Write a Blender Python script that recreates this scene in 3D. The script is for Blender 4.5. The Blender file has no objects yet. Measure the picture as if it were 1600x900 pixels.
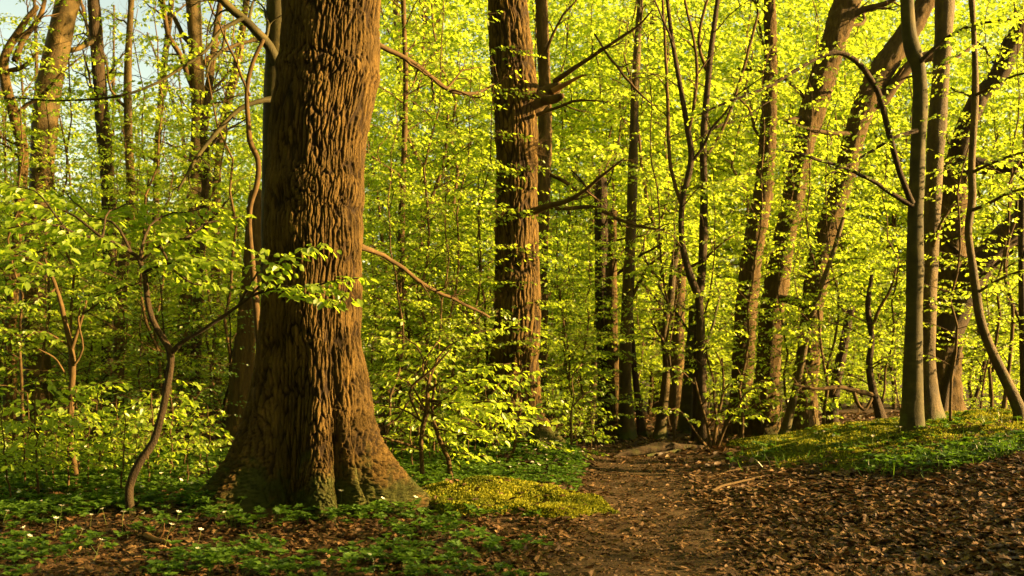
import bpy, math, random
import numpy as np

random.seed(7)
RNG = np.random.default_rng(11)
scene = bpy.context.scene
COL = scene.collection

# ------------------------------------------------------------------ camera numbers
F = 1555.0          # focal length in pixels of the 1600 px wide photograph
HZ = 560.0          # picture row of the horizon
CZ = 1.43           # eye height


def P(px, py, d):
    return np.array([(px - 800.0) * d / F, d, CZ + (HZ - py) * d / F])


# ------------------------------------------------------------------ noise
def _hash(ix, iy, iz, seed):
    h = (ix.astype(np.int64) * 374761393 + iy.astype(np.int64) * 668265263 + iz.astype(np.int64) * 2147483647 + seed * 974634767) & 0xFFFFFFFF
    h = ((h ^ (h >> 13)) * 1274126177) & 0xFFFFFFFF
    h = ((h ^ (h >> 15)) * 2246822519) & 0xFFFFFFFF
    return (h ^ (h >> 16)) & 0xFFFFFFFF


def _rnd(ix, iy, iz, seed):
    return _hash(ix, iy, iz, seed) / 4294967295.0


def vnoise(p, seed=0):
    p = np.asarray(p, float)
    i = np.floor(p).astype(np.int64)
    f = p - i
    f = f * f * (3 - 2 * f)
    r = 0
    for dx in (0, 1):
        wx = f[..., 0] if dx else 1 - f[..., 0]
        for dy in (0, 1):
            wy = f[..., 1] if dy else 1 - f[..., 1]
            for dz in (0, 1):
                wz = f[..., 2] if dz else 1 - f[..., 2]
                r = r + wx * wy * wz * _rnd(i[..., 0] + dx, i[..., 1] + dy, i[..., 2] + dz, seed)
    return r * 2 - 1


def fbm(p, oct=4, seed=0, gain=.5):
    a, s, r = 1.0, 1.0, 0
    for k in range(oct):
        r = r + a * vnoise(np.asarray(p) * s, seed + k * 17)
        a *= gain
        s *= 2.03
    return r


def worley(p, seed=0):
    i = np.floor(p).astype(np.int64)
    f1 = np.full(p.shape[0], 9.0)
    f2 = np.full(p.shape[0], 9.0)
    for dx in (-1, 0, 1):
        for dy in (-1, 0, 1):
            for dz in (-1, 0, 1):
                a, b, c = i[:, 0] + dx, i[:, 1] + dy, i[:, 2] + dz
                qx = a + .15 + .7 * _rnd(a, b, c, seed)
                qy = b + .15 + .7 * _rnd(a, b, c, seed + 1)
                qz = c + .15 + .7 * _rnd(a, b, c, seed + 2)
                d = np.sqrt((qx - p[:, 0]) ** 2 + (qy - p[:, 1]) ** 2 + (qz - p[:, 2]) ** 2)
                n1 = np.minimum(f1, d)
                f2 = np.minimum(np.maximum(f1, d), f2)
                f1 = n1
    return f1, f2


def sstep(a, b, x):
    t = np.clip((np.asarray(x, float) - a) / (b - a), 0, 1)
    return t * t * (3 - 2 * t)


def xyz(x, y, s=1.0, z=0.0):
    x = np.asarray(x, float)
    y = np.asarray(y, float)
    return np.stack([x * s, y * s, np.full(np.broadcast(x, y).shape, z)], -1)


# ------------------------------------------------------------------ terrain
def path_x(y):
    return np.interp(y, [-10, 0, 6.5, 10, 13, 15.5, 18, 22, 30, 60], [.3, .5, .9, 1.3, 1.55, 1.5, 1.0, -.6, -5, -20])


def path_half(y):
    return np.interp(y, [0, 6.5, 10, 14, 18, 60], [.7, .66, .6, .55, .5, .5])


def ground(x, y):
    x = np.asarray(x, float)
    y = np.asarray(y, float)
    pxx = np.interp(y, [-10, 0, 6.5, 10, 14, 18, 30], [.3, .5, .9, 1.3, 1.65, 1.8, 1.8])
    d = x - pxx
    bank = .62 * sstep(.45, 5.3, d) * (1 - .95 * sstep(13.2, 18.5, y))
    z = bank
    off = x - .535 * y - .9
    z = z + .9 * sstep(0, 5, off) * (1 - sstep(10, 15, y))  # unseen rise added past the right frame edge, keeps low sun off the path
    z = z + .11 * np.exp(-((x + 1.9) / 1.5) ** 2 - ((y - 9.3) / 1.2) ** 2)
    z = z + .14 * np.exp(-((x + .15) / .62) ** 2 - ((y - 9.75) / .35) ** 2)
    z = z + .16 * np.exp(-((x - .05) / 1.0) ** 2 - ((y - 14.4) / 1.2) ** 2)
    z = z - .05 * np.exp(-((x - path_x(y)) / .6) ** 2)
    z = z - .9 * sstep(19, 60, y)
    z = z + .035 * fbm(xyz(x, y, .9), 3, 5) * sstep(.4, 1.2, np.abs(x - path_x(y)))
    z = z + .012 * fbm(xyz(x, y, 2.7), 2, 9)
    return z


def gz(x, y):
    return float(ground(np.array([x]), np.array([y]))[0])


# ------------------------------------------------------------------ mesh building
class MB:
    def __init__(s):
        s.V, s.Q, s.T, s.A, s.n = [], [], [], [], 0
        s.QM, s.TM = [], []

    def add(s, V, quads=None, tris=None, attr=.5, mat=0):
        V = np.asarray(V, float).reshape(-1, 3)
        s.V.append(V)
        a = np.broadcast_to(np.asarray(attr, float), (len(V),))
        s.A.append(a)
        if quads is not None and len(quads):
            q = np.asarray(quads, np.int64).reshape(-1, 4) + s.n
            s.Q.append(q)
            s.QM.append(np.full(len(q), mat, np.int32))
        if tris is not None and len(tris):
            t = np.asarray(tris, np.int64).reshape(-1, 3) + s.n
            s.T.append(t)
            s.TM.append(np.full(len(t), mat, np.int32))
        s.n += len(V)

    def mesh(s, name, mats, smooth=True):
        me = bpy.data.meshes.new(name)
        V = np.concatenate(s.V) if s.V else np.zeros((0, 3))
        Q = np.concatenate(s.Q) if s.Q else np.zeros((0, 4), np.int64)
        T = np.concatenate(s.T) if s.T else np.zeros((0, 3), np.int64)
        me.vertices.add(len(V))
        me.vertices.foreach_set('co', V.astype(np.float32).ravel())
        L = np.concatenate([Q.ravel(), T.ravel()]).astype(np.int32)
        me.loops.add(len(L))
        me.loops.foreach_set('vertex_index', L)
        nq, nt = len(Q), len(T)
        me.polygons.add(nq + nt)
        st = np.concatenate([np.arange(nq) * 4, nq * 4 + np.arange(nt) * 3]).astype(np.int32)
        me.polygons.foreach_set('loop_start', st)
        me.polygons.foreach_set('loop_total', np.concatenate([np.full(nq, 4), np.full(nt, 3)]).astype(np.int32))
        me.polygons.foreach_set('use_smooth', np.full(nq + nt, smooth))
        mi = np.concatenate([np.concatenate(s.QM) if s.QM else np.zeros(0, np.int32), np.concatenate(s.TM) if s.TM else np.zeros(0, np.int32)])
        for m in (mats if isinstance(mats, (list, tuple)) else [mats]):
            me.materials.append(m)
        me.polygons.foreach_set('material_index', mi.astype(np.int32))
        me.update(calc_edges=True)
        at = me.attributes.new('tone', 'FLOAT', 'POINT')
        at.data.foreach_set('value', np.concatenate(s.A).astype(np.float32) if s.A else np.zeros(0, np.float32))
        return me


def link(name, me, parent=None, loc=None):
    o = bpy.data.objects.new(name, me)
    COL.objects.link(o)
    if parent is not None:
        o.parent = parent
    if loc is not None:
        o.location = loc
    return o


def obj(name, mb, mats, parent=None, smooth=True, loc=None):
    return link(name, mb.mesh(name, mats, smooth), parent, loc)


def thing(name, label, cat, loc=(0, 0, 0), group=None):
    o = bpy.data.objects.new(name, None)
    o.empty_display_size = .2
    COL.objects.link(o)
    o.location = loc
    o['label'] = label
    o['category'] = cat
    if group:
        o['group'] = group
    return o


def dup(root, loc, rz=0.0, sc=1.0, label=None, group=None, mats=None):
    r = root.copy()
    COL.objects.link(r)
    r.location = loc
    r.rotation_euler = (0, 0, rz)
    r.scale = (sc, sc, sc)
    if label:
        r['label'] = label
    if group:
        r['group'] = group
    for ch in list(root.children):
        c = ch.copy()
        COL.objects.link(c)
        c.parent = r
    return r


# ------------------------------------------------------------------ curves and tubes
def crom(pts, n):
    """Catmull-Rom through rows of pts (any columns), n samples spread by chord length."""
    pts = np.asarray(pts, float)
    if len(pts) == 2:
        t = np.linspace(0, 1, n)[:, None]
        return pts[0] * (1 - t) + pts[1] * t
    d = np.linalg.norm(np.diff(pts[:, :3], axis=0), axis=1) + 1e-9
    u = np.concatenate([[0], np.cumsum(d)])
    m = np.zeros_like(pts)
    m[1:-1] = (pts[2:] - pts[:-2]) / (u[2:] - u[:-2])[:, None]
    m[0] = (pts[1] - pts[0]) / d[0]
    m[-1] = (pts[-1] - pts[-2]) / d[-1]
    t = np.linspace(0, u[-1], n)
    k = np.clip(np.searchsorted(u, t, side='right') - 1, 0, len(pts) - 2)
    h = d[k][:, None]
    s = ((t - u[k]) / d[k])[:, None]
    return ((2 * s ** 3 - 3 * s ** 2 + 1) * pts[k] + (s ** 3 - 2 * s ** 2 + s) * h * m[k]
            + (-2 * s ** 3 + 3 * s ** 2) * pts[k + 1] + (s ** 3 - s ** 2) * h * m[k + 1])


def frames(C):
    T = np.gradient(C, axis=0)
    T /= np.linalg.norm(T, axis=1)[:, None] + 1e-12
    ref = np.array([0, -1.0, 0]) if abs(T[0, 1]) < .9 else np.array([1.0, 0, 0])
    U = np.zeros_like(C)
    u = ref - T[0] * ref.dot(T[0])
    for i in range(len(C)):
        u = u - T[i] * u.dot(T[i])
        u = u / (np.linalg.norm(u) + 1e-12)
        U[i] = u
    W = np.cross(T, U)
    return T, U, W


def tube(mb, C, R, k=8, attr=.5, cap=True, mat=0, disp=None):
    """disp(theta(n,k), s(n,k)) gives the radius offset in metres."""
    C = np.asarray(C, float)
    n = len(C)
    R = np.broadcast_to(np.asarray(R, float), (n,))
    T, U, W = frames(C)
    th = np.arange(k) * 2 * math.pi / k
    rr = np.repeat(R[:, None], k, 1)
    if disp is not None:
        s = np.concatenate([[0], np.cumsum(np.linalg.norm(np.diff(C, axis=0), axis=1))])
        rr = rr + disp(np.repeat(th[None], n, 0), np.repeat(s[:, None], k, 1), rr)
    V = C[:, None] + rr[..., None] * (np.cos(th)[None, :, None] * U[:, None] + np.sin(th)[None, :, None] * W[:, None])
    idx = np.arange(n * k).reshape(n, k)
    a, b = idx[:-1], np.roll(idx, -1, 1)[:-1]
    c, d = np.roll(idx, -1, 1)[1:], idx[1:]
    Q = np.stack([a, b, c, d], -1).reshape(-1, 4)
    V = V.reshape(-1, 3)
    tris = []
    if cap:
        V = np.concatenate([V, C[-1:] + T[-1:] * R[-1] * .6])
        j = idx[-1]
        tris = np.stack([j, np.roll(j, -1), np.full(k, n * k)], -1)
    mb.add(V, Q, tris, attr, mat)


def sticks(mb, A, B, ra, rb, attr=.5, mat=0):
    """Many thin three-sided rods at once."""
    A = np.asarray(A, float)
    B = np.asarray(B, float)
    n = len(A)
    if n == 0:
        return
    D = B - A
    D /= np.linalg.norm(D, axis=1)[:, None] + 1e-9
    ref = np.where(np.abs(D[:, 2:3]) > .9, np.array([[1.0, 0, 0]]), np.array([[0, 0, 1.0]]))
    U = np.cross(D, ref)
    U /= np.linalg.norm(U, axis=1)[:, None] + 1e-9
    W = np.cross(D, U)
    ra = np.broadcast_to(np.asarray(ra, float), (n,))[:, None]
    rb = np.broadcast_to(np.asarray(rb, float), (n,))[:, None]
    V = []
    for k in range(3):
        e = math.cos(k * 2.0944) * U + math.sin(k * 2.0944) * W
        V += [A + e * ra, B + e * rb]
    V = np.stack(V, 1)          # n,6,3 : a0 b0 a1 b1 a2 b2
    base = (np.arange(n) * 6)[:, None, None]
    q = np.array([[0, 2, 3, 1], [2, 4, 5, 3], [4, 0, 1, 5]])[None] + base
    mb.add(V.reshape(-1, 3), q.reshape(-1, 4), None, np.repeat(np.broadcast_to(np.asarray(attr, float), (n,)), 6), mat)


# ------------------------------------------------------------------ leaves
def _tpl(v, q, t):
    return (np.array(v, float), np.array(q, np.int64).reshape(-1, 4), np.array(t, np.int64).reshape(-1, 3))


LEAF_NEAR = _tpl([[0, 0, 0], [.22, .25, .05], [.55, .32, .06], [.82, .17, .0], [1, 0, -.08],
                  [.82, -.17, .0], [.55, -.32, .06], [.22, -.25, .05], [.3, 0, -.02], [.7, 0, -.05]],
                 [[1, 8, 9, 2], [8, 7, 6, 9]], [[0, 8, 1], [0, 7, 8], [2, 9, 3], [9, 6, 5], [3, 9, 4], [9, 5, 4]])
LEAF_MID = _tpl([[0, 0, 0], [.3, .3, .06], [.72, .25, .04], [1, 0, -.06], [.72, -.25, .04], [.3, -.3, .06]],
                [[0, 1, 2, 3], [0, 3, 4, 5]], [])
LEAF_FAR = _tpl([[0, 0, 0], [.45, .32, .06], [1, 0, 0], [.45, -.32, .06]], [[0, 3, 2, 1]], [])
# a lobed dry oak leaf, curled
_o = [(0, .03), (.12, .10), (.22, .22), (.32, .13), (.45, .30), (.56, .16), (.70, .27), (.80, .13), (.92, .14), (1.0, .0)]
_ov, _oq = [], []
for i, (x, w) in enumerate(_o):
    for sgn in (-1, 0, 1):
        _ov.append([x, sgn * w, .55 * (sgn * w) ** 2 * 2.0 + .10 * math.sin(x * 3.0) * (1 if sgn == 0 else 1.2)])
for i in range(len(_o) - 1):
    for j in (0, 1):
        _oq.append([i * 3 + j, i * 3 + 3 + j, i * 3 + 4 + j, i * 3 + 1 + j])
LEAF_OAK = _tpl(_ov, _oq, [])
LEAF_DRY = _tpl([[0, 0, 0], [.25, .26, .10], [.7, .24, .12], [1, 0, .05], [.7, -.24, .06], [.25, -.26, .09], [.5, 0, -.03]],
                [], [[0, 6, 1], [1, 6, 2], [2, 6, 3], [3, 6, 4], [4, 6, 5], [5, 6, 0]])


def leaves(mb, Pn, D, U, size, tpl, attr=None, mat=0):
    n = len(Pn)
    if n == 0:
        return
    X = D / (np.linalg.norm(D, axis=1)[:, None] + 1e-9)
    Y = np.cross(U, X)
    Y /= np.linalg.norm(Y, axis=1)[:, None] + 1e-9
    Z = np.cross(X, Y)
    tv, tq, tt = tpl
    k = len(tv)
    size = np.broadcast_to(np.asarray(size, float), (n,))
    V = Pn[:, None] + size[:, None, None] * (tv[None, :, 0:1] * X[:, None] + tv[None, :, 1:2] * Y[:, None] + tv[None, :, 2:3] * Z[:, None])
    off = (np.arange(n) * k)[:, None, None]
    if attr is None:
        attr = RNG.random(n)
    mb.add(V.reshape(-1, 3), (tq[None] + off).reshape(-1, 4) if len(tq) else None,
           (tt[None] + off).reshape(-1, 3) if len(tt) else None, np.repeat(attr, k), mat)


def unit(v):
    return v / (np.linalg.norm(v, axis=-1, keepdims=True) + 1e-9)


def twigs_and_leaves(w, l, A, D, L, leaf, step=.05, tpl=LEAF_MID, droop=.55, rw=.0022, rng=RNG, keep=1.0, tone0=None):
    """A, D, L: base, direction, length of many twigs; leaves sit alternately along each in a flat spray."""
    n = len(A)
    if n == 0:
        return
    D = unit(D)
    mid = A + D * (L * .55)[:, None] + np.stack([np.zeros(n), np.zeros(n), .04 * L], -1)
    B = A + D * L[:, None] + np.stack([np.zeros(n), np.zeros(n), -.10 * L], -1)
    if w is not None:
        sticks(w, A, mid, rw * (1 + L), rw * .8)
        sticks(w, mid, B, rw * .8, rw * .4)
    cnt = np.maximum(2, (L / step * keep).astype(int))
    ti = np.repeat(np.arange(n), cnt)
    within = np.arange(len(ti)) - np.repeat(np.cumsum(cnt) - cnt, cnt)
    s = (within + .6 + .5 * rng.random(len(ti))) / cnt[ti]
    s = .12 + .88 * np.clip(s, 0, 1)
    q = np.where((s < .55)[:, None], A[ti] + (mid - A)[ti] * (s / .55)[:, None], mid[ti] + (B - mid)[ti] * ((s - .55) / .45)[:, None])
    side = np.where(within % 2 == 0, 1.0, -1.0)
    d2 = D[ti].copy()
    d2[:, 2] = 0
    d2 = unit(d2)
    perp = np.stack([-d2[:, 1], d2[:, 0], np.zeros(len(ti))], -1)
    ang = side * (.75 + .45 * rng.standard_normal(len(ti)) * .6)
    ld = d2 * np.cos(ang)[:, None] + perp * np.sin(ang)[:, None]
    ld[:, 2] = -droop + .38 * rng.standard_normal(len(ti))
    up = np.stack([.6 * rng.standard_normal(len(ti)), .6 * rng.standard_normal(len(ti)), np.ones(len(ti))], -1)
    base = rng.random(n) if tone0 is None else tone0
    at = np.clip(base[ti] * .5 + .5 * rng.random(len(ti)), 0, 1)
    sz = leaf * (.7 + .5 * rng.random(len(ti)))
    leaves(l, q, ld, up, sz, tpl, at)


def spray_branch(w, l, C, r0, r1, leaf=.07, tw=.4, gap=.09, start=.15, tpl=LEAF_MID, k=5, rng=RNG, step=.05, keep=1.0, droop=.55, updir=0.0, tone=None):
    """A leafy branch along polyline C (n,3): wood tube, side twigs in a flat fan, leaves."""
    C = np.asarray(C, float)
    n = max(8, int(np.linalg.norm(np.diff(C, axis=0), axis=1).sum() / .12))
    n = min(n, 40)
    C = crom(C, n)
    wob = .012 * rng.standard_normal((n, 3)) * np.linspace(0, 1, n)[:, None]
    C = C + wob
    R = np.linspace(r0, r1, n)
    if w is not None:
        tube(w, C, R, k)
    seg = np.linalg.norm(np.diff(C, axis=0), axis=1)
    u = np.concatenate([[0], np.cumsum(seg)])
    tot = u[-1]
    m = max(2, int(tot * (1 - start) / gap))
    s = start * tot + (np.arange(m) + rng.random(m)) / m * tot * (1 - start)
    A = np.stack([np.interp(s, u, C[:, c]) for c in range(3)], -1)
    T = np.gradient(C, axis=0)
    T = np.stack([np.interp(s, u, T[:, c]) for c in range(3)], -1)
    T[:, 2] *= .4
    T = unit(T)
    side = np.where(np.arange(m) % 2 == 0, 1.0, -1.0)
    perp = unit(np.stack([-T[:, 1], T[:, 0], np.zeros(m)], -1))
    a = side * (.6 + .5 * rng.random(m))
    D = T * np.cos(a)[:, None] + perp * np.sin(a)[:, None]
    D[:, 2] += .09 * rng.standard_normal(m) + updir
    f = s / tot
    L = tw * (.45 + .75 * rng.random(m)) * (1.1 - .6 * f)
    t0 = None if tone is None else np.full(m, tone)
    twigs_and_leaves(w, l, A, D, L, leaf, step, tpl, droop, .0016, rng, keep, t0)


# ------------------------------------------------------------------ materials
def mat(name):
    m = bpy.data.materials.new(name)
    m.use_nodes = True
    nt = m.node_tree
    nt.nodes.clear()
    return m, nt, nt.nodes, nt.links


def nd(N, typ, **kw):
    x = N.new(typ)
    for k, v in kw.items():
        if k in x.inputs:
            x.inputs[k].default_value = v
        else:
            setattr(x, k, v)
    return x


def ramp(N, stops):
    r = N.new('ShaderNodeValToRGB')
    e = r.color_ramp.elements
    while len(e) < len(stops):
        e.new(.5)
    for x, (p, c) in zip(e, stops):
        x.position = p
        x.color = (*c, 1)
    return r


def leaf_mat(name, lo, hi, trans_lo, trans_hi, tw=.5, gloss=.03):
    m, nt, N, Lk = mat(name)
    at = nd(N, 'ShaderNodeAttribute', attribute_name='tone')
    oi = nd(N, 'ShaderNodeObjectInfo')
    ad = nd(N, 'ShaderNodeMath', operation='MULTIPLY_ADD')
    Lk.new(oi.outputs['Random'], ad.inputs[0])
    ad.inputs[1].default_value = .35
    sc = nd(N, 'ShaderNodeMath', operation='MULTIPLY')
    Lk.new(at.outputs['Fac'], sc.inputs[0])
    sc.inputs[1].default_value = .65
    Lk.new(sc.outputs[0], ad.inputs[2])
    r1 = ramp(N, [(0, lo), (1, hi)])
    r2 = ramp(N, [(0, trans_lo), (1, trans_hi)])
    Lk.new(ad.outputs[0], r1.inputs[0])
    Lk.new(ad.outputs[0], r2.inputs[0])
    d = nd(N, 'ShaderNodeBsdfDiffuse')
    t = nd(N, 'ShaderNodeBsdfTranslucent')
    Lk.new(r1.outputs[0], d.inputs[0])
    Lk.new(r2.outputs[0], t.inputs[0])
    mx = nd(N, 'ShaderNodeMixShader')
    mx.inputs[0].default_value = tw
    Lk.new(d.outputs[0], mx.inputs[1])
    Lk.new(t.outputs[0], mx.inputs[2])
    g = nd(N, 'ShaderNodeBsdfGlossy', Roughness=.42)
    g.inputs['Color'].default_value = (1, 1, 1, 1)
    m2 = nd(N, 'ShaderNodeMixShader')
    m2.inputs[0].default_value = gloss
    Lk.new(mx.outputs[0], m2.inputs[1])
    Lk.new(g.outputs[0], m2.inputs[2])
    o = nd(N, 'ShaderNodeOutputMaterial')
    Lk.new(m2.outputs[0], o.inputs[0])
    return m


def bark_mat(name, stops, scale=(6, 6, 1.2), bump=.5, fine=40, moss=None, moss_z=(.1, .9), rough=.9, ridge=False):
    """Coloured by object-space noise; moss fades in near the foot of the trunk and in patches."""
    m, nt, N, Lk = mat(name)
    tc = nd(N, 'ShaderNodeTexCoord')
    mp = nd(N, 'ShaderNodeMapping')
    mp.inputs['Scale'].default_value = scale
    Lk.new(tc.outputs['Object'], mp.inputs[0])
    n1 = nd(N, 'ShaderNodeTexNoise', Scale=1.0, Detail=6.0, Roughness=.62)
    Lk.new(mp.outputs[0], n1.inputs['Vector'])
    r = ramp(N, stops)
    Lk.new(n1.outputs['Fac'], r.inputs[0])
    col = r.outputs[0]
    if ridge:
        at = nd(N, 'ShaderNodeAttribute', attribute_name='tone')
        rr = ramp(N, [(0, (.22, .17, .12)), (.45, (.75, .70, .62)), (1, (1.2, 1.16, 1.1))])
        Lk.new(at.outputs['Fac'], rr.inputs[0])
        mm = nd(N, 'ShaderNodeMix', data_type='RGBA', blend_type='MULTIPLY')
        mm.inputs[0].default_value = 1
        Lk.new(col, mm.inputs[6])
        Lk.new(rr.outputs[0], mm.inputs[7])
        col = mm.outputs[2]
    if moss is not None:
        sp = nd(N, 'ShaderNodeSeparateXYZ')
        Lk.new(tc.outputs['Object'], sp.inputs[0])
        n3 = nd(N, 'ShaderNodeTexNoise', Scale=3.2, Detail=5.0, Roughness=.65)
        Lk.new(tc.outputs['Object'], n3.inputs['Vector'])
        mr = nd(N, 'ShaderNodeMapRange')
        mr.inputs['From Min'].default_value = moss_z[1]
        mr.inputs['From Max'].default_value = moss_z[0]
        mr.inputs['To Min'].default_value = -.28
        mr.inputs['To Max'].default_value = .22
        Lk.new(sp.outputs['Z'], mr.inputs[0])
        ad = nd(N, 'ShaderNodeMath', operation='ADD')
        Lk.new(n3.outputs['Fac'], ad.inputs[0])
        Lk.new(mr.outputs[0], ad.inputs[1])
        rm = ramp(N, [(.50, (0, 0, 0)), (.64, (1, 1, 1))])
        Lk.new(ad.outputs[0], rm.inputs[0])
        mx = nd(N, 'ShaderNodeMix', data_type='RGBA')
        Lk.new(rm.outputs[0], mx.inputs[0])
        Lk.new(col, mx.inputs[6])
        mx.inputs[7].default_value = (*moss, 1)
        col = mx.outputs[2]
    n2 = nd(N, 'ShaderNodeTexNoise', Scale=fine, Detail=5.0, Roughness=.7)
    Lk.new(tc.outputs['Object'], n2.inputs['Vector'])
    n4 = nd(N, 'ShaderNodeMath', operation='MULTIPLY_ADD')
    Lk.new(n1.outputs['Fac'], n4.inputs[0])
    n4.inputs[1].default_value = 1.5
    Lk.new(n2.outputs['Fac'], n4.inputs[2])
    b = nd(N, 'ShaderNodeBump', Strength=bump, Distance=.02)
    Lk.new(n4.outputs[0], b.inputs['Height'])
    p = nd(N, 'ShaderNodeBsdfPrincipled', Roughness=rough)
    p.inputs['Specular IOR Level'].default_value = .25
    Lk.new(col, p.inputs['Base Color'])
    Lk.new(b.outputs[0], p.inputs['Normal'])
    o = nd(N, 'ShaderNodeOutputMaterial')
    Lk.new(p.outputs[0], o.inputs[0])
    return m


def tone_mat(name, stops, rough=.85, trans=0.0):
    """Colour from the per-leaf random tone (dry leaves, petals, stems)."""
    m, nt, N, Lk = mat(name)
    at = nd(N, 'ShaderNodeAttribute', attribute_name='tone')
    r = ramp(N, stops)
    Lk.new(at.outputs['Fac'], r.inputs[0])
    p = nd(N, 'ShaderNodeBsdfPrincipled', Roughness=rough)
    p.inputs['Specular IOR Level'].default_value = .25
    Lk.new(r.outputs[0], p.inputs['Base Color'])
    o = nd(N, 'ShaderNodeOutputMaterial')
    if trans > 0:
        t = nd(N, 'ShaderNodeBsdfTranslucent')
        Lk.new(r.outputs[0], t.inputs[0])
        mx = nd(N, 'ShaderNodeMixShader')
        mx.inputs[0].default_value = trans
        Lk.new(p.outputs[0], mx.inputs[1])
        Lk.new(t.outputs[0], mx.inputs[2])
        Lk.new(mx.outputs[0], o.inputs[0])
    else:
        Lk.new(p.outputs[0], o.inputs[0])
    return m


def soil_mat(name, stops, s1=1.3, s2=22, bump=.8):
    m, nt, N, Lk = mat(name)
    tc = nd(N, 'ShaderNodeTexCoord')
    n1 = nd(N, 'ShaderNodeTexNoise', Scale=s1, Detail=4.0)
    n2 = nd(N, 'ShaderNodeTexNoise', Scale=s2, Detail=6.0, Roughness=.7)
    Lk.new(tc.outputs['Object'], n1.inputs['Vector'])
    Lk.new(tc.outputs['Object'], n2.inputs['Vector'])
    mx = nd(N, 'ShaderNodeMath', operation='MULTIPLY_ADD')
    Lk.new(n1.outputs['Fac'], mx.inputs[0])
    mx.inputs[1].default_value = .6
    sc = nd(N, 'ShaderNodeMath', operation='MULTIPLY')
    sc.inputs[1].default_value = .45
    Lk.new(n2.outputs['Fac'], sc.inputs[0])
    Lk.new(sc.outputs[0], mx.inputs[2])
    r = ramp(N, stops)
    Lk.new(mx.outputs[0], r.inputs[0])
    b = nd(N, 'ShaderNodeBump', Strength=bump, Distance=.03)
    Lk.new(n2.outputs['Fac'], b.inputs['Height'])
    p = nd(N, 'ShaderNodeBsdfPrincipled', Roughness=.95)
    p.inputs['Specular IOR Level'].default_value = .15
    Lk.new(r.outputs[0], p.inputs['Base Color'])
    Lk.new(b.outputs[0], p.inputs['Normal'])
    o = nd(N, 'ShaderNodeOutputMaterial')
    Lk.new(p.outputs[0], o.inputs[0])
    return m


M = {}
M['fresh'] = leaf_mat('fresh_leaf', (.14, .22, .014), (.245, .335, .028), (.38, .54, .018), (.58, .73, .045), .58)
M['green'] = leaf_mat('green_leaf', (.100, .17, .012), (.19, .27, .022), (.28, .45, .015), (.48, .63, .035), .56)
M['dark'] = leaf_mat('dark_leaf', (.035, .085, .008), (.075, .15, .012), (.08, .20, .008), (.20, .38, .014), .46, .05)
M['herb'] = leaf_mat('herb_leaf', (.032, .085, .009), (.085, .16, .013), (.05, .15, .008), (.18, .32, .015), .42, .04)
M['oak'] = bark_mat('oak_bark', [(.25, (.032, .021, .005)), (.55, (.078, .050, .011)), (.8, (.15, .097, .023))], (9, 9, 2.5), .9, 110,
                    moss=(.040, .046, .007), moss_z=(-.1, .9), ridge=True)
M['oak_far'] = bark_mat('oak_bark_plain', [(.25, (.026, .017, .005)), (.55, (.070, .044, .010)), (.8, (.12, .077, .020))], (22, 22, 3.5), 1.0, 60,
                        moss=(.042, .050, .008), moss_z=(-.2, .8))
M['beech'] = bark_mat('beech_bark', [(.3, (.022, .016, .005)), (.52, (.058, .040, .010)), (.75, (.12, .080, .022))], (5, 5, 2.6), .8, 34,
                      moss=(.042, .050, .008), moss_z=(-.2, 1.3), rough=.75)
M['beech_green'] = bark_mat('mossy_beech_bark', [(.3, (.016, .015, .004)), (.55, (.038, .033, .008)), (.75, (.085, .066, .018))], (3.2, 3.2, 5), .35, 40, rough=.8,
                            moss=(.050, .060, .009), moss_z=(-.2, 1.3))
M['twig'] = bark_mat('twig_bark', [(.3, (.036, .023, .008)), (.6, (.075, .047, .015)), (.8, (.13, .082, .030))], (9, 9, 9), .3, 60)
M['darkwood'] = bark_mat('dark_bark', [(.3, (.018, .013, .007)), (.6, (.042, .028, .013)), (.8, (.075, .048, .022))], (18, 18, 3.5), .9, 50,
                         moss=(.035, .042, .007), moss_z=(-.2, .6))
M['soil'] = soil_mat('forest_soil', [(.3, (.014, .009, .004)), (.5, (.034, .021, .009)), (.72, (.062, .038, .016))])
M['path'] = soil_mat('path_earth', [(.3, (.018, .012, .005)), (.5, (.038, .025, .011)), (.72, (.070, .046, .020))], 2.2, 34, .9)
M['litter'] = tone_mat('dry_leaves', [(0, (.022, .012, .005)), (.4, (.060, .033, .013)), (.75, (.115, .066, .026)), (.94, (.20, .13, .060)), (1, (.30, .22, .12))], .6, .15)
M['moss'] = tone_mat('moss_fuzz', [(0, (.060, .085, .006)), (.5, (.16, .18, .010)), (1, (.30, .30, .016))], .95, .3)
M['mossbed'] = soil_mat('moss_bed', [(.3, (.030, .045, .006)), (.5, (.065, .085, .009)), (.72, (.11, .125, .012))], 3, 60, 1.0)
M['petal'] = tone_mat('white_petal', [(0, (.78, .76, .70)), (.9, (.85, .84, .80)), (1, (.75, .68, .12))], .6, .25)
M['stem'] = tone_mat('green_stem', [(0, (.08, .10, .02)), (1, (.11, .13, .03))])
M['cutwood'] = tone_mat('bare_wood', [(0, (.13, .065, .024)), (1, (.22, .12, .045))], .8)

# ------------------------------------------------------------------ setting: ground and path
def spaced(a, b, n, mid, p):
    t = np.linspace(-1, 1, n)
    s = np.sign(t) * np.abs(t) ** p
    return np.where(s < 0, mid + s * (mid - a), mid + s * (b - mid))


gx = spaced(-260, 260, 620, .5, 3.0)
gy = np.concatenate([np.linspace(-30, 2.9, 24), np.linspace(3, 20, 260), 20 + (np.linspace(0, 1, 120)[1:] ** 2.6) * 500])
X, Y = np.meshgrid(gx, gy)
mb = MB()
Vg = np.stack([X, Y, ground(X, Y)], -1).reshape(-1, 3)
ii = np.arange(len(gx) * len(gy)).reshape(len(gy), len(gx))
mb.add(Vg, np.stack([ii[:-1, :-1], ii[:-1, 1:], ii[1:, 1:], ii[1:, :-1]], -1).reshape(-1, 4))
g = obj('forest_floor', mb, M['soil'])
g['kind'] = 'structure'

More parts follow.
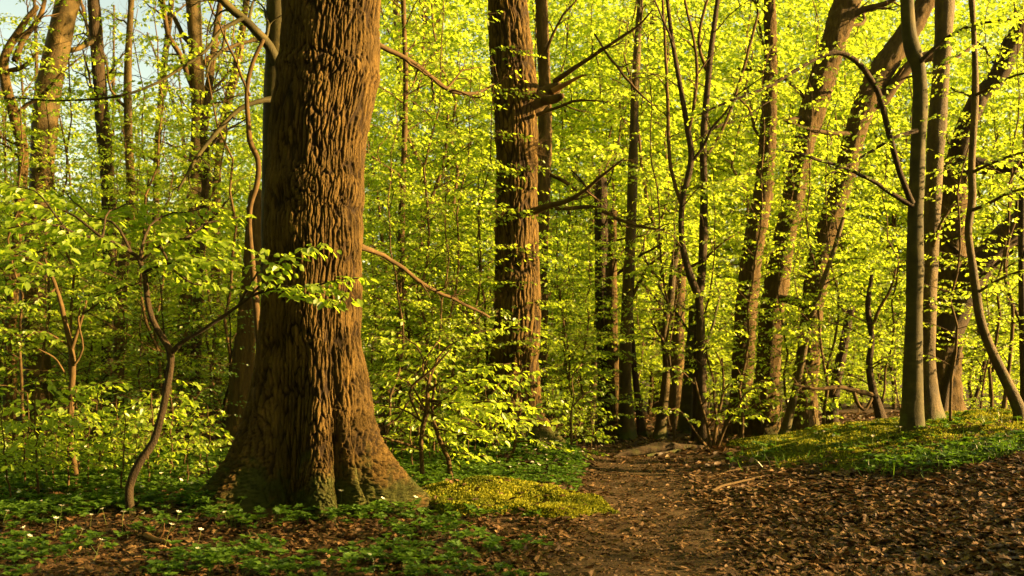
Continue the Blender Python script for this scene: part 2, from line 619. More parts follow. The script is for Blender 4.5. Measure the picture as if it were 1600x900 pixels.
ys = np.linspace(-4, 30, 700)
us = np.linspace(-1, 1, 40)
Yp, Us = np.meshgrid(ys, us, indexing='ij')
hw = path_half(Yp) * (1.15 + .22 * fbm(np.stack([Yp * .9, np.sign(Us) * 3, Yp * 0], -1), 3, 3))
Xp = path_x(Yp) + Us * hw
Zp = ground(Xp, Yp) + .012 - .05 * sstep(.8, 1, np.abs(Us)) + .006 * fbm(xyz(Xp, Yp, 9), 3, 21)
mb = MB()
ii = np.arange(Yp.size).reshape(Yp.shape)
mb.add(np.stack([Xp, Yp, Zp], -1).reshape(-1, 3), np.stack([ii[:-1, :-1], ii[:-1, 1:], ii[1:, 1:], ii[1:, :-1]], -1).reshape(-1, 4))
o = obj('path', mb, M['path'])
o['kind'] = 'structure'


# ------------------------------------------------------------------ oaks with furrowed bark
def oak_disp(seed, width, depth, R0, rot=0.0):
    def f(th, s, r):
        th = th + rot
        sh = th.shape
        p = np.stack([np.cos(th) * r, np.sin(th) * r, s], -1).reshape(-1, 3)
        wv = .36 * width * np.stack([fbm(p * 7, 2, seed + 1), fbm(p * 7, 2, seed + 2), 3 * fbm(p * 5, 2, seed + 3)], -1)
        q = (p + wv) / np.array([width, width, width * 13])
        f1, f2 = worley(q, seed)
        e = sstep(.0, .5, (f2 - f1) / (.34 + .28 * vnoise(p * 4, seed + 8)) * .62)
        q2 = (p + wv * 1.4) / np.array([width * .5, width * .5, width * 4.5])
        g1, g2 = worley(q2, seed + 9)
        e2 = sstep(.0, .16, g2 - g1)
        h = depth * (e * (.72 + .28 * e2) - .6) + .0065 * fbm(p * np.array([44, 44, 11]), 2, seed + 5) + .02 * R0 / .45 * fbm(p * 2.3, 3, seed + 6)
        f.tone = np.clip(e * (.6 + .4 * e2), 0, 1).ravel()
        return h.reshape(sh)
    return f


def oak_trunk(rows, d, seed, flare, lobes, k, zstep, top, width=.075, depth=.026, bulges=(), root_len=.55, lean=0.0):
    """rows: (py, centre px, half width px) measured on the photograph; returns MB in world space."""
    rows = sorted(rows, key=lambda r: -r[0])
    zs = np.array([CZ + (HZ - r[0]) * d / F for r in rows])
    cx = np.array([(r[1] - 800) * d / F for r in rows])
    rr = np.array([r[2] * d / F for r in rows])
    z0 = gz(cx[0], d) - .25
    z = np.concatenate([np.arange(z0, min(top, 2 + .36 * d), zstep), np.arange(min(top, 2 + .36 * d), top, zstep * 4)])
    zk = np.concatenate([[z0], zs, [top]])
    cxk = np.concatenate([[cx[0]], cx, [cx[-1] + (cx[-1] - cx[-2]) / (zs[-1] - zs[-2]) * (top - zs[-1]) * .7]])
    rk = np.concatenate([[rr[0]], rr, [rr[-1] * .93]])
    C3 = crom(np.stack([zk, cxk, rk], -1), 200)
    ccx = np.interp(z, C3[:, 0], C3[:, 1])
    crr = np.interp(z, C3[:, 0], C3[:, 2])
    gzb = z0 + .25
    C = np.stack([ccx, np.full(len(z), d) + lean * (z - z0), z], -1)
    dsp = oak_disp(seed, width, depth, float(np.median(crr)))
    tone = []

    def disp(th, s, r):
        zz = s + z0 - gzb
        lob = np.zeros_like(th)
        for (a, wd, amp) in lobes:           # angle: 0 faces the camera, + to the right
            dd = np.angle(np.exp(1j * (th - a)))
            lob = np.maximum(lob, amp * np.exp(-(dd / wd) ** 2))
        fl = flare * np.exp(-np.maximum(zz, -.2) / root_len) * (.07 + .93 * lob) - .07 * (1 - lob) * np.exp(-np.maximum(zz, 0) / .8)
        for (bz, ba, bw, bh, amp) in bulges:
            dd = np.angle(np.exp(1j * (th - ba)))
            fl = fl + amp * np.exp(-((s + z0 - bz) / bh) ** 2 - (dd / bw) ** 2)
        h = dsp(th, s, r + fl)
        tone.append(dsp.tone)
        return h * (1 + .5 * np.exp(-np.maximum(zz, 0) / .6)) + fl
    mb = MB()
    tube(mb, C, crr, k, .5, True, 0, disp)
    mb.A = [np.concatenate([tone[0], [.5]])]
    return mb, C, crr


# frame(): U faces the camera (-y), W = T x U = +x  -> theta 0 to the camera, + to the right
OAK_D = 9.3
mbo, oakC, oakR = oak_trunk([(800, 487, 70), (700, 486, 71), (600, 487, 73), (500, 487, 73), (400, 490, 72.5), (330, 491, 75.5), (300, 493, 74.5),
                             (250, 496.5, 73.5), (200, 499.5, 74), (115, 512, 76), (0, 520, 75)], OAK_D, 3,
                            .78, [(-1.55, .36, 1.0), (-.88, .24, .86), (.30, .27, .70), (1.35, .40, 1.0), (.82, .16, .55), (2.6, .45, .9), (-2.6, .45, .9)],
                            580, .0066, 7.4, .033, .028,
                            bulges=[(3.0, .5, 2.2, .12, .028), (2.78, .2, 2.5, .07, -.014), (4.1, .0, 3, .07, .022)])
oak = thing('oak_tree', 'massive old oak with deeply furrowed bark and flared mossy roots beside the path', 'tree', (oakC[0, 0], OAK_D, gz(oakC[0, 0], OAK_D)))


def world_part(name, mb, mats, parent, smooth=True):
    """A mesh given in world coordinates, parented to an Empty whose origin is the foot of the thing."""
    off = np.array(parent.location)
    mb.V = [v - off for v in mb.V]
    return obj(name, mb, mats, parent, smooth)


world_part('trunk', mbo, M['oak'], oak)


def px_branch(rows, d0, d1=None, n=None):
    """rows (px, py, width px) -> world polyline and radii; depth runs from d0 to d1."""
    d1 = d0 if d1 is None else d1
    dd = np.linspace(d0, d1, len(rows))
    pts = np.array([[*P(r[0], r[1], d), r[2] * d / F * .5] for r, d in zip(rows, dd)])
    L = np.linalg.norm(np.diff(pts[:, :3], axis=0), axis=1).sum()
    n = n or int(np.clip(L / .09, 8, 60))
    q = crom(pts, n)
    return q[:, :3], np.maximum(q[:, 3], .0015)


def add_branch(mb, rows, d0, d1=None, k=7, knob=.0, seed=0):
    C, R = px_branch(rows, d0, d1)
    if knob:
        C = C + knob * fbm(C * 6 + seed, 2, seed)[:, None] * np.array([[1, .6, .8]])
    tube(mb, C, R, k)
    return C, R


def ramify(w, l, C, R, rng, n=6, length=.5, levels=2, leaf=0.0, up=.3, k=4, lo=.25, leafstep=.09, tpl=LEAF_FAR, nsub=None):
    """Side shoots along a limb, recursively; with leaf > 0 the last level carries sparse leaves."""
    u = np.linspace(0, 1, len(C))
    T = np.gradient(C, axis=0)
    tA, tD, tL = [], [], []
    for i in range(n):
        s = lo + (1 - lo) * (i + rng.random()) / n
        a = np.array([np.interp(s, u, C[:, c]) for c in range(3)])
        t = unit(np.array([np.interp(s, u, T[:, c]) for c in range(3)]))
        r0 = np.interp(s, u, R)
        v = rng.standard_normal(3)
        v = unit(v - t * v.dot(t))
        d = unit(t * .75 + v * .9 + np.array([0, 0, up * .6]))
        L = length * (.5 + .8 * rng.random()) * (1.15 - .6 * s)
        m = 7
        pts = [a]
        for j in range(m - 1):
            d = unit(d + .26 * rng.standard_normal(3) + np.array([0, 0, up * .12]))
            pts.append(pts[-1] + d * L / (m - 1))
        pts = np.array(pts)
        rr = np.linspace(min(r0 * .62, .02 * L + .006), max(r0 * .12, .002), m)
        if w is not None:
            tube(w, pts, rr, k)
        if levels > 1:
            ramify(w, l, pts, rr, rng, nsub or max(3, int(n * .75)), length * .5, levels - 1, leaf, up, 3, .25, leafstep, tpl)
        elif leaf > 0:
            tA.append(pts[2])
            tD.append(pts[-1] - pts[2])
            tL.append(np.linalg.norm(pts[-1] - pts[2]))
    if tA and l is not None:
        twigs_and_leaves(None, l, np.array(tA), np.array(tD), np.array(tL), leaf, leafstep, tpl, .4, rng=rng)


# two limbs of the big oak that cross the gap to the second trunk
mb = MB()
mbl = MB()
C, R = add_branch(mb, [(560, 45, 14), (590, 68, 9), (630, 88, 8), (665, 112, 7), (705, 142, 7), (742, 146, 5), (772, 132, 3)], 9.5, 10.6, 7, .01)
ramify(mb, mbl, C, R, np.random.default_rng(2), 8, .55, 2, .05, .2, 4, .3)
world_part('limb', mb, M['twig'], oak)
world_part('foliage', mbl, M['fresh'], oak, False)
mb = MB()
C, R = add_branch(mb, [(555, 382, 14), (580, 392, 8), (620, 412, 7), (668, 448, 6), (720, 472, 5), (766, 495, 4)], 9.6, 11, 7, .012)
ramify(mb, None, C, R, np.random.default_rng(3), 7, .4, 2, 0, .1, 4, .35)
world_part('limb', mb, M['twig'], oak)

# ---- second oak
D2 = 14.5
mbo, o2C, o2R = oak_trunk([(700, 803, 40), (650, 799, 39), (600, 801, 38.5), (500, 808, 36), (440, 808, 34), (400, 808, 33), (300, 807, 32), (215, 807, 32), (150, 803, 33.5),
                           (100, 801, 33), (50, 796, 31), (0, 792, 30)], D2, 23,
                          .42, [(-1.3, .5, .75), (-.1, .5, .6), (1.25, .45, 1.0), (2.7, .5, .9)], 250, .016, 11.0, .056, .026,
                          bulges=[(2.55, -.1, .7, .10, .06), (2.35, -.2, .9, .08, -.02), (5.25, .9, .6, .22, .11), (4.62, -.8, .6, .1, .05), (5.7, .1, .7, .2, .04), (3.95, .8, .4, .1, .05)], root_len=.38)
oak2 = thing('oak_tree', 'second oak with a broken branch stub and knots on its furrowed trunk', 'tree', (o2C[0, 0], D2, gz(o2C[0, 0], D2)))
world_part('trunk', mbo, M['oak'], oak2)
rg = np.random.default_rng(5)
mb = MB()
C, R = px_branch([(818, 164, 50), (834, 158, 40), (848, 151, 31), (858, 145, 25), (866, 139, 21), (871, 134, 15), (874, 131, 7)], D2 - .02, D2 - .25, 40)
tube(mb, C, R, 22, disp=lambda th, s, r: .10 * r * fbm(np.stack([np.cos(th), np.sin(th), s * 9], -1) * 2.2, 3, 31) + .03 * r * np.sin(th * 9 + 2 * fbm(np.stack([th, s * 5, s], -1), 2, 32)))
C, R = px_branch([(846, 156, 17), (860, 156, 15), (872, 153, 12), (879, 149, 8)], D2 - .15, D2 - .42, 20)
tube(mb, C, R, 14, disp=lambda th, s, r: .16 * r * fbm(np.stack([np.cos(th), np.sin(th), s * 9], -1) * 2.5, 3, 33))
world_part('branch_stub', mb, M['twig'], oak2).__setitem__('label', 'gnarled stub of a broken branch')
mb = MB()
add_branch(mb, [(864, 142, 11), (884, 131, 8), (903, 121, 5), (916, 117, 2)], D2 - .24, D2 - .55, 7, .03, 5)
world_part('splinter', mb, M['cutwood'], oak2)
for rows, da, db, n in [
    ([(866, 128, 10), (895, 108, 8), (930, 85, 6), (965, 62, 5), (1000, 38, 4), (1020, 15, 2)], D2 - .2, D2 - 1.2, 7),
    ([(835, 330, 13), (855, 322, 10), (885, 314, 8), (910, 300, 6), (940, 275, 5), (975, 248, 2.5)], D2 - .15, D2 - 1.2, 6),
    ([(930, 52, 3), (955, 90, 4), (985, 130, 4), (1022, 166, 2)], D2 - .6, D2 - .9, 4),
    ([(838, 180, 6), (870, 168, 5), (905, 156, 4), (950, 160, 2)], D2 - .2, D2 - .8, 5)]:
    mb = MB()
    C, R = add_branch(mb, rows, da, db, 6, .02, n)
    ramify(mb, None, C, R, rg, n, .5, 2, 0, .25, 4, .3)
    world_part('dead_branch', mb, M['twig'], oak2)
for (px, py) in [(783, 213), (838, 225), (782, 335), (792, 445), (812, 78), (842, 235), (836, 260)]:
    a = P(px, py, D2 - .3)
    n = 26
    dv = unit(rg.standard_normal((n, 3)) + np.array([.5 if px > 808 else -.5, -.6, .1]))
    mb = MB()
    A = np.repeat(a[None], n, 0) + .03 * rg.standard_normal((n, 3))
    L = .10 + .18 * rg.random(n)
    sticks(mb, A - dv * .05, A + dv * L[:, None], .004, .0012)
    world_part('twig_tuft', mb, M['twig'], oak2)


# ------------------------------------------------------------------ measured trees of the wood
def px_tree(name, label, cat, rows, d, bark, kind='beech', flare=1.0, k=16, lim=0, limlen=1.6, leaf=0.0, seed=1, group=None, top=3.5, rough=.0, stub=None, levels=2, d_lean=0.0,
            branches=(), leafmat='fresh', crown_lo=.25, base=True, bmat='twig', leafstep=.09, sprays=0, spray_len=1.0, spray_zone=(.2, .9), sleaf=.07, extra_k=1):
    """rows from the top of the picture down: (px, py, width px)."""
    rows = sorted(rows, key=lambda r: r[1])
    n0 = len(rows)
    pts = [np.array([*P(r[0], r[1], d), r[2] * d / F * .5]) for r in rows][::-1]     # from the foot up
    for p in pts:
        p[1] += d_lean * (p[2] - pts[0][2])
    foot = pts[0]
    if base:
        zb = gz(foot[0], foot[1])
        dr = pts[0][:3] - pts[1][:3]
        dr = dr / max(abs(dr[2]), .05)
        bx = foot[0] + np.clip(dr[0], -.25, .25) * max(foot[2] - zb, 0)
        if foot[2] > zb + .05:
            pts.insert(0, np.array([bx, foot[1], zb, foot[3] * 1.05]))
        else:
            zb = min(zb, foot[2])
        pts.insert(0, np.array([pts[0][0], pts[0][1], zb - .25, pts[0][3] * 1.05]))
    if rows[0][1] <= 5 and top > 0:
        dr = unit(pts[-1][:3] - pts[-2][:3])
        pts.append(np.array([*(pts[-1][:3] + dr * top * .5 + np.array([0, 0, .1])), pts[-1][3] * .9]))
        pts.append(np.array([*(pts[-2][:3] + dr * top + np.array([0, 0, .35])), pts[-1][3] * .75]))
    pts = np.array(pts)
    L = np.linalg.norm(np.diff(pts[:, :3], axis=0), axis=1).sum()
    n = int(np.clip(L / .05, 20, 260))
    q = crom(pts, n)
    C, R = q[:, :3], np.maximum(q[:, 3], .003)
    zf = C[:, 2] - (C[0, 2] + .25)
    mb = MB()
    rng = np.random.default_rng(seed * 13 + 5)
    lob = rng.random(5) * 6.28
    R0 = float(np.median(R))

    def disp(th, s, r):
        zz = np.repeat(zf[:, None], th.shape[1], 1)
        lb = .5 + .5 * np.cos(3 * th + lob[0] + .5 * np.cos(2 * th + lob[1]))
        h = flare * R0 * 1.0 * np.exp(-np.maximum(zz, -.1) / (.14 + 1.1 * R0)) * (.35 + .65 * lb)
        p3 = np.stack([np.cos(th) * R0, np.sin(th) * R0, s], -1)
        h = h + .12 * R0 * fbm(p3 * np.array([4, 4, 1.6]), 3, seed) + .05 * R0 * fbm(p3 * np.array([14, 14, 2.2]) * .12 / max(R0, .05), 2, seed + 2)
        if rough > 0:
            q3 = p3 / np.array([.05, .05, .24]) + .8 * fbm(p3 * 9, 2, seed + 4)[..., None]
            f1, f2 = worley(q3.reshape(-1, 3), seed + 3)
            h = h + rough * (sstep(.02, .4, f2 - f1).reshape(th.shape) - .5)
        return h
    tube(mb, C, R, k * extra_k, .5, True, 0, disp)
    th_ = thing(name, label, cat, (C[0, 0], C[0, 1], C[0, 2] + .25), group)
    world_part('trunk', mb, M[bark], th_)
    lv = MB()
    for b in branches:
        br, da, db, nn, ll, lf = b
        mw = MB()
        Cb, Rb = add_branch(mw, br, da, db, 6, .008, nn + seed)
        if nn:
            if lf > 0:
                spray_branch(mw, lv, Cb, Rb[0] * .2, .002, lf, ll, .065, .15, LEAF_MID, 4, rng, .055, 1.0)
            else:
                ramify(mw, None, Cb, Rb, rng, nn, ll, levels, 0, .2, 4, .2)
        world_part('branch', mw, M[bmat], th_)
    for i in range(lim):
        mw = MB()
        j0 = int(len(C) * (crown_lo + (1 - crown_lo) * i / lim * .97))
        j1 = min(len(C), j0 + max(4, int(len(C) * (1 - crown_lo) / lim)))
        ramify(mw, lv if leaf > 0 else None, C[j0:j1], R[j0:j1], rng, 1, limlen, levels + 1, leaf, .35, 5, .0, leafstep, nsub=4)
        world_part('limb', mw, M[bark], th_)
    if sprays:
        for i in range(sprays):
            mw = MB()
            s = spray_zone[0] + (spray_zone[1] - spray_zone[0]) * (i + rng.random()) / sprays
            j = int(s * (n - 1))
            az = rng.random() * 6.283
            ln = spray_len * (.6 + .7 * rng.random())
            dr = np.array([math.cos(az), math.sin(az), .0])
            a = C[j]
            cc = np.array([a, a + dr * ln * .35 + [0, 0, .18 * ln], a + dr * ln * .7 + [0, 0, .22 * ln], a + dr * ln + [0, 0, .12 * ln]])
            spray_branch(mw, lv, cc, .012, .003, sleaf, .45, .09, .08, LEAF_MID, 4, rng, .052)
            world_part('branch', mw, M['twig'], th_)
    if lv.n:
        world_part('foliage', lv, M[leafmat], th_, False)
    return th_, C, R


# left: trunks against the sky
px_tree('beech_tree', 'thick pale leaning beech trunk at the upper left against the sky', 'tree',
        [(106, 0, 33), (92, 60, 35), (76, 140, 37), (68, 215, 37), (62, 320, 36), (52, 450, 38), (58, 600, 42), (58, 660, 44)], 17.5, 'beech', lim=7, limlen=2.4, seed=1, leaf=.06, crown_lo=.5, levels=2, leafstep=.16)
px_tree('oak_tree', 'crooked orange trunk with twisted limbs at the left edge of the wood', 'tree',
        [(58, 10, 8), (32, 45, 10), (8, 88, 14), (8, 125, 16), (22, 180, 17), (36, 240, 15), (30, 330, 14), (20, 460, 16), (15, 660, 20)], 16, 'oak_far', lim=9, limlen=1.5, seed=2, leaf=.05, top=1.5, leafstep=.16,
        branches=[([(10, 112, 8), (35, 105, 7), (50, 92, 5), (62, 78, 2)], 16, 15.8, 4, .4, 0), ([(22, 95, 10), (38, 60, 9), (60, 30, 8), (70, 0, 6)], 16, 16.4, 5, .6, 0)])
px_tree('beech_tree', 'dark upright trunk right of the thick leaning beech', 'tree',
        [(146, 0, 18), (152, 80, 19), (157, 150, 20), (165, 240, 20), (170, 330, 20), (172, 480, 22), (170, 660, 24)], 19, 'darkwood', lim=8, limlen=2.2, seed=3, leaf=.06, crown_lo=.45, leafstep=.16)
px_tree('beech_tree', 'slim sunlit trunk with peeling patches in the left thicket', 'tree',
        [(205, 0, 9), (200, 100, 11), (200, 200, 12), (204, 320, 13), (190, 440, 17), (186, 540, 17), (184, 680, 18)], 17, 'beech', lim=7, limlen=1.5, seed=4, leaf=.06, crown_lo=.5, leafstep=.16)
px_tree('beech_tree', 'tall forked grey beech lit orange low on its trunk left of the big oak', 'tree',
        [(302, 0, 22), (307, 100, 23), (310, 190, 22), (303, 300, 23), (295, 420, 24), (291, 520, 25), (290, 610, 27), (290, 680, 30)], 18.5, 'beech', lim=9, limlen=2.4, seed=5, leaf=.06, crown_lo=.5, leafstep=.16,
        branches=[([(306, 215, 14), (318, 205, 14), (324, 150, 13), (334, 80, 12), (345, 0, 10)], 18.5, 18.9, 7, 1.0, 0), ([(306, 150, 10), (285, 95, 9), (262, 50, 8), (255, 0, 6)], 18.5, 18.1, 6, .9, 0)])
px_tree('beech_tree', 'slim dark trunk pressed close beside the orange lit beech', 'tree',
        [(330, 120, 10), (318, 200, 12), (322, 270, 12), (312, 400, 13), (308, 500, 15), (305, 605, 17), (304, 690, 18)], 17.6, 'darkwood', lim=6, limlen=1.2, seed=6, leaf=.055, crown_lo=.55, leafstep=.16)
px_tree('oak_tree', 'short dark trunk peeping out just left of the massive oak', 'tree',
        [(402, 300, 24), (395, 400, 27), (386, 500, 30), (378, 580, 33), (374, 640, 36)], 14.5, 'oak_far', seed=7, k=28, rough=.02, top=0)
px_tree('beech_tree', 'thin pale trunk far behind at the left between the leaning beech and forked beech', 'tree',
        [(268, 0, 9), (255, 120, 10), (246, 230, 10), (243, 340, 10), (236, 480, 11), (232, 680, 12)], 23, 'beech', lim=8, limlen=1.8, seed=8, leaf=.07, crown_lo=.45, leafstep=.16)
px_tree('beech_tree', 'slender trunk leaning left with a fine fork in the bright upper left gap', 'tree',
        [(385, 0, 11), (372, 90, 12), (352, 180, 13), (340, 260, 13), (338, 420, 13), (340, 680, 15)], 22, 'beech', lim=9, limlen=1.8, seed=9, leaf=.07, crown_lo=.42, leafstep=.16)

# the smooth beech hidden behind the big oak, with its hanging limbs
px_tree('beech_tree', 'smooth green beech trunk standing close behind the massive oak', 'tree',
        [(436, 0, 36), (432, 100, 36), (428, 200, 34), (425, 300, 32), (424, 450, 32), (425, 600, 34), (426, 720, 36)], 10.9, 'beech_green', seed=10, flare=.6, k=24,
        branches=[([(434, 100, 18), (420, 72, 17), (400, 48, 15), (372, 22, 14), (345, -4, 13), (310, -40, 11)], 10.8, 10.4, 6, .7, 0),
                  ([(425, 156, 12), (405, 158, 8), (375, 170, 8), (345, 200, 8), (318, 232, 7), (298, 262, 6), (278, 298, 4)], 10.8, 10.2, 7, .35, 0),
                  ([(380, 28, 7), (345, 48, 6), (320, 80, 5), (285, 105, 5), (240, 132, 4), (185, 150, 4), (90, 157, 3), (20, 152, 2)], 10.5, 9.8, 9, .5, .06),
                  ([(352, 40, 5), (348, 75, 5), (330, 95, 4), (322, 120, 3)], 10.5, 10.3, 4, .3, 0)], bmat='beech_green')
px_tree('young_beech', 'sinuous bare young stem winding down beside the massive oak', 'sapling',
        [(412, 62, 4), (396, 95, 6), (386, 140, 8), (388, 190, 8), (391, 222, 9), (403, 250, 9), (402, 285, 9), (392, 320, 8), (390, 355, 8), (396, 430, 9), (404, 520, 10), (412, 640, 11), (414, 740, 12)], 10.2, 'twig', seed=11, k=9, flare=.3, top=0,
        branches=[([(390, 150, 5), (372, 105, 4), (352, 60, 4), (340, 28, 2)], 10.2, 10.1, 5, .3, 0)])

# slim stems between the oaks
px_tree('young_beech', 'slim straight stem between the two oaks with layered leafy branches', 'sapling',
        [(630, 0, 8), (632, 60, 8), (634, 120, 8), (632, 220, 9), (628, 330, 10), (626, 460, 11), (622, 640, 12)], 16, 'twig', seed=12, k=9, top=1.5, sprays=26, spray_len=1.5, spray_zone=(.15, .98), lim=4)
px_tree('young_beech', 'thin bent sapling with a pale base right of the slim straight stem', 'sapling',
        [(700, 180, 4), (694, 250, 5), (668, 330, 6), (656, 390, 7), (655, 470, 8), (652, 600, 9), (650, 660, 10)], 17.5, 'twig', seed=13, k=9, top=0, sprays=24, spray_len=1.6, spray_zone=(.15, .98), lim=4)

# trees behind and right of the second oak
px_tree('oak_tree', 'narrow sunlit trunk standing right behind the second oak', 'tree',
        [(846, 0, 18), (850, 110, 20), (851, 220, 22), (848, 330, 22), (844, 450, 24), (842, 560, 26), (842, 680, 30)], 17, 'oak_far', seed=14, k=24, rough=.02, lim=5, crown_lo=.55,
        branches=[([(852, 322, 8), (885, 326, 7), (930, 324, 7), (965, 342, 6), (1000, 354, 5), (1055, 362, 3)], 17, 16.6, 8, .6, 0), ([(854, 270, 7), (880, 282, 7), (902, 298, 4)], 17, 16.8, 3, .3, 0)])
px_tree('beech_tree', 'dark trunk of the close pair left of the grey beech where the path bends', 'tree',
        [(938, 280, 20), (940, 350, 22), (940, 440, 23), (944, 540, 24), (946, 600, 26), (948, 690, 30)], 18.2, 'darkwood', seed=15, k=20, lim=6, crown_lo=.5, leaf=.06, limlen=1.3)
px_tree('beech_tree', 'orange sunlit trunk of the close pair at the path bend', 'tree',
        [(958, 330, 14), (956, 420, 15), (957, 520, 17), (960, 600, 19), (962, 692, 26)], 17.9, 'oak_far', seed=16, k=20, rough=.012, lim=4, crown_lo=.5, leaf=.06, limlen=1.2)
px_tree('beech_tree', 'slim leaning stem left of the close pair at the path bend', 'tree',
        [(945, 300, 8), (935, 450, 9), (930, 560, 12), (924, 640, 13)], 20, 'beech', seed=17)
px_tree('beech_tree', 'smooth grey beech with spreading foot at the path bend', 'tree',
        [(1000, 0, 10), (992, 150, 12), (988, 300, 15), (984, 400, 17), (979, 500, 18), (977, 580, 20), (979, 688, 25)], 17.6, 'beech', seed=18, k=22, flare=1.4, lim=5, crown_lo=.45, leaf=.06, limlen=1.3,
        branches=[([(984, 470, 7), (1000, 440, 6), (1015, 415, 5), (1040, 395, 3)], 17.6, 17.3, 4, .4, .07)])
px_tree('beech_tree', 'thin dark stem leaning against the foot of the grey beech', 'tree',
        [(985, 480, 7), (990, 560, 9), (996, 620, 11), (1003, 678, 12)], 18.3, 'darkwood', seed=19, top=0)
px_tree('birch_tree', 'wavy lichen-spotted stem behind the fallen log', 'tree',
        [(1062, 380, 9), (1052, 420, 10), (1047, 470, 12), (1038, 520, 12), (1042, 570, 14), (1038, 620, 15), (1030, 688, 18)], 18, 'beech', seed=20, k=18, lim=5, crown_lo=.4, leaf=.06, limlen=1.1)
px_tree('oak_tree', 'stout orange trunk half hidden behind the wavy stem', 'tree',
        [(1064, 400, 18), (1060, 480, 21), (1058, 560, 23), (1054, 640, 24), (1052, 690, 27)], 21, 'oak_far', seed=21, k=22, rough=.012, lim=4, crown_lo=.5, leaf=.06)
px_tree('beech_tree', 'smooth olive trunk right of the stout orange trunk above the log', 'tree',
        [(1085, 480, 18), (1080, 560, 20), (1075, 620, 22), (1070, 692, 25)], 18.8, 'beech_green', seed=22, k=20, lim=3, crown_lo=.6, leaf=.06)
px_tree('young_beech', 'slender kinked stem rising in front of the olive trunk', 'sapling',
        [(1042, -5, 6), (1050, 60, 7), (1062, 130, 8), (1074, 200, 9), (1080, 248, 9), (1066, 320, 9), (1066, 380, 10), (1078, 430, 12), (1092, 470, 13), (1095, 560, 14), (1098, 692, 17)], 16, 'darkwood', seed=23, k=10, lim=4,
        crown_lo=.4, leaf=.06, sprays=14, spray_len=1.2, spray_zone=(.25, .95),
        branches=[([(1066, 325, 6), (1048, 260, 6), (1044, 180, 6), (1040, 90, 5), (1035, 0, 4)], 16, 16.3, 5, .6, 0), ([(1074, 215, 6), (1085, 160, 6), (1088, 90, 5), (1070, 0, 4)], 16, 15.8, 5, .5, 0)])
px_tree('young_beech', 'upright double-barked stem twinned with the kinked stem', 'sapling',
        [(1122, -5, 8), (1112, 70, 10), (1106, 130, 10), (1099, 220, 10), (1100, 300, 11), (1098, 400, 13), (1092, 480, 13), (1090, 580, 14), (1090, 692, 16)], 16.6, 'darkwood', seed=24, k=10, lim=4, crown_lo=.4, leaf=.06,
        sprays=12, spray_len=1.3, spray_zone=(.25, .95),
        branches=[([(1104, 110, 6), (1092, 70, 5), (1098, 25, 5), (1108, -10, 4)], 16.6, 16.4, 4, .4, 0), ([(1100, 250, 6), (1130, 200, 5), (1158, 120, 5), (1185, 20, 4)], 16.6, 16.9, 5, .7, .06)])
px_tree('oak_tree', 'straight oak trunk lit on one side left of the two leaning oaks', 'tree',
        [(1202, 0, 17), (1204, 60, 19), (1202, 170, 24), (1194, 290, 28), (1180, 370, 31), (1166, 480, 32), (1160, 580, 33), (1155, 690, 40)], 18.5, 'oak_far', seed=25, k=34, rough=.022, lim=6, crown_lo=.45, leaf=.05, limlen=1.6)
px_tree('oak_tree', 'big leaning oak whose trunk bends right into the canopy', 'tree',
        [(1326, -5, 40), (1305, 60, 40), (1284, 125, 39), (1262, 200, 37), (1246, 280, 34), (1226, 380, 33), (1206, 490, 36), (1198, 590, 38), (1192, 690, 46)], 18, 'oak_far', seed=26, k=40, rough=.024, lim=6, crown_lo=.5, leaf=.05,
        limlen=1.8, branches=[([(1300, 65, 14), (1340, 20, 12), (1385, 5, 9), (1420, -15, 6)], 18, 17.6, 5, .8, 0), ([(1232, 190, 11), (1250, 186, 11), (1265, 190, 9)], 17.8, 18, 0, 0, 0)])
px_tree('oak_tree', 'farther oak arching right behind the twin beeches', 'tree',
        [(1450, -5, 30), (1420, 50, 34), (1385, 100, 36), (1358, 145, 36), (1338, 205, 33), (1318, 280, 32), (1296, 350, 33), (1278, 420, 35), (1266, 520, 35), (1258, 600, 36), (1250, 680, 42)], 17.2, 'oak_far', seed=27, k=40,
        rough=.024, lim=6, crown_lo=.5, leaf=.05, limlen=1.6,
        branches=[([(1352, 155, 24), (1375, 160, 22), (1400, 128, 20), (1432, 95, 18), (1470, 85, 16)], 17.2, 17, 4, .8, 0), ([(1330, 210, 9), (1300, 208, 8), (1270, 204, 6), (1225, 188, 3)], 17.1, 16.6, 5, .4, 0),
                  ([(1262, 480, 12), (1240, 470, 14), (1218, 466, 12)], 17.3, 17.6, 0, 0, 0)])
px_tree('young_beech', 'thin slanting lit stem crossing in front of the farther oak', 'sapling',
        [(1318, 340, 5), (1300, 400, 8), (1282, 450, 9), (1262, 520, 10), (1250, 580, 11), (1238, 630, 12), (1226, 676, 14)], 16, 'beech', seed=28, k=9, top=0, lim=4, leaf=.06, crown_lo=.4, limlen=.8, sprays=8, spray_len=1.0, spray_zone=(.4, .95))
px_tree('young_beech', 'tangled low stem with bent boughs on the bank left of the twin beeches', 'sapling',
        [(1362, 430, 6), (1356, 480, 9), (1362, 530, 9), (1358, 570, 11), (1364, 610, 12), (1374, 645, 13)], 15.5, 'darkwood', seed=29, k=10, top=0, sprays=8, spray_len=1.2, spray_zone=(.3, .95), leafmat='fresh',
        branches=[([(1368, 618, 9), (1342, 612, 8), (1312, 605, 8), (1280, 608, 6), (1240, 600, 4)], 15.5, 15, 6, .4, 0), ([(1334, 612, 6), (1340, 630, 6), (1352, 640, 5), (1362, 622, 5)], 15.3, 15.3, 0, 0, 0),
                  ([(1360, 520, 6), (1375, 480, 5), (1390, 455, 4), (1400, 420, 3)], 15.5, 15.2, 5, .4, 0)])
px_tree('beech_tree', 'stubby broken trunk in the thicket left of the tangled low stem', 'tree',
        [(1330, 480, 12), (1318, 540, 15), (1306, 600, 16), (1298, 665, 19)], 19, 'darkwood', seed=30, top=0, lim=5, leaf=.06, limlen=.9, crown_lo=.4)

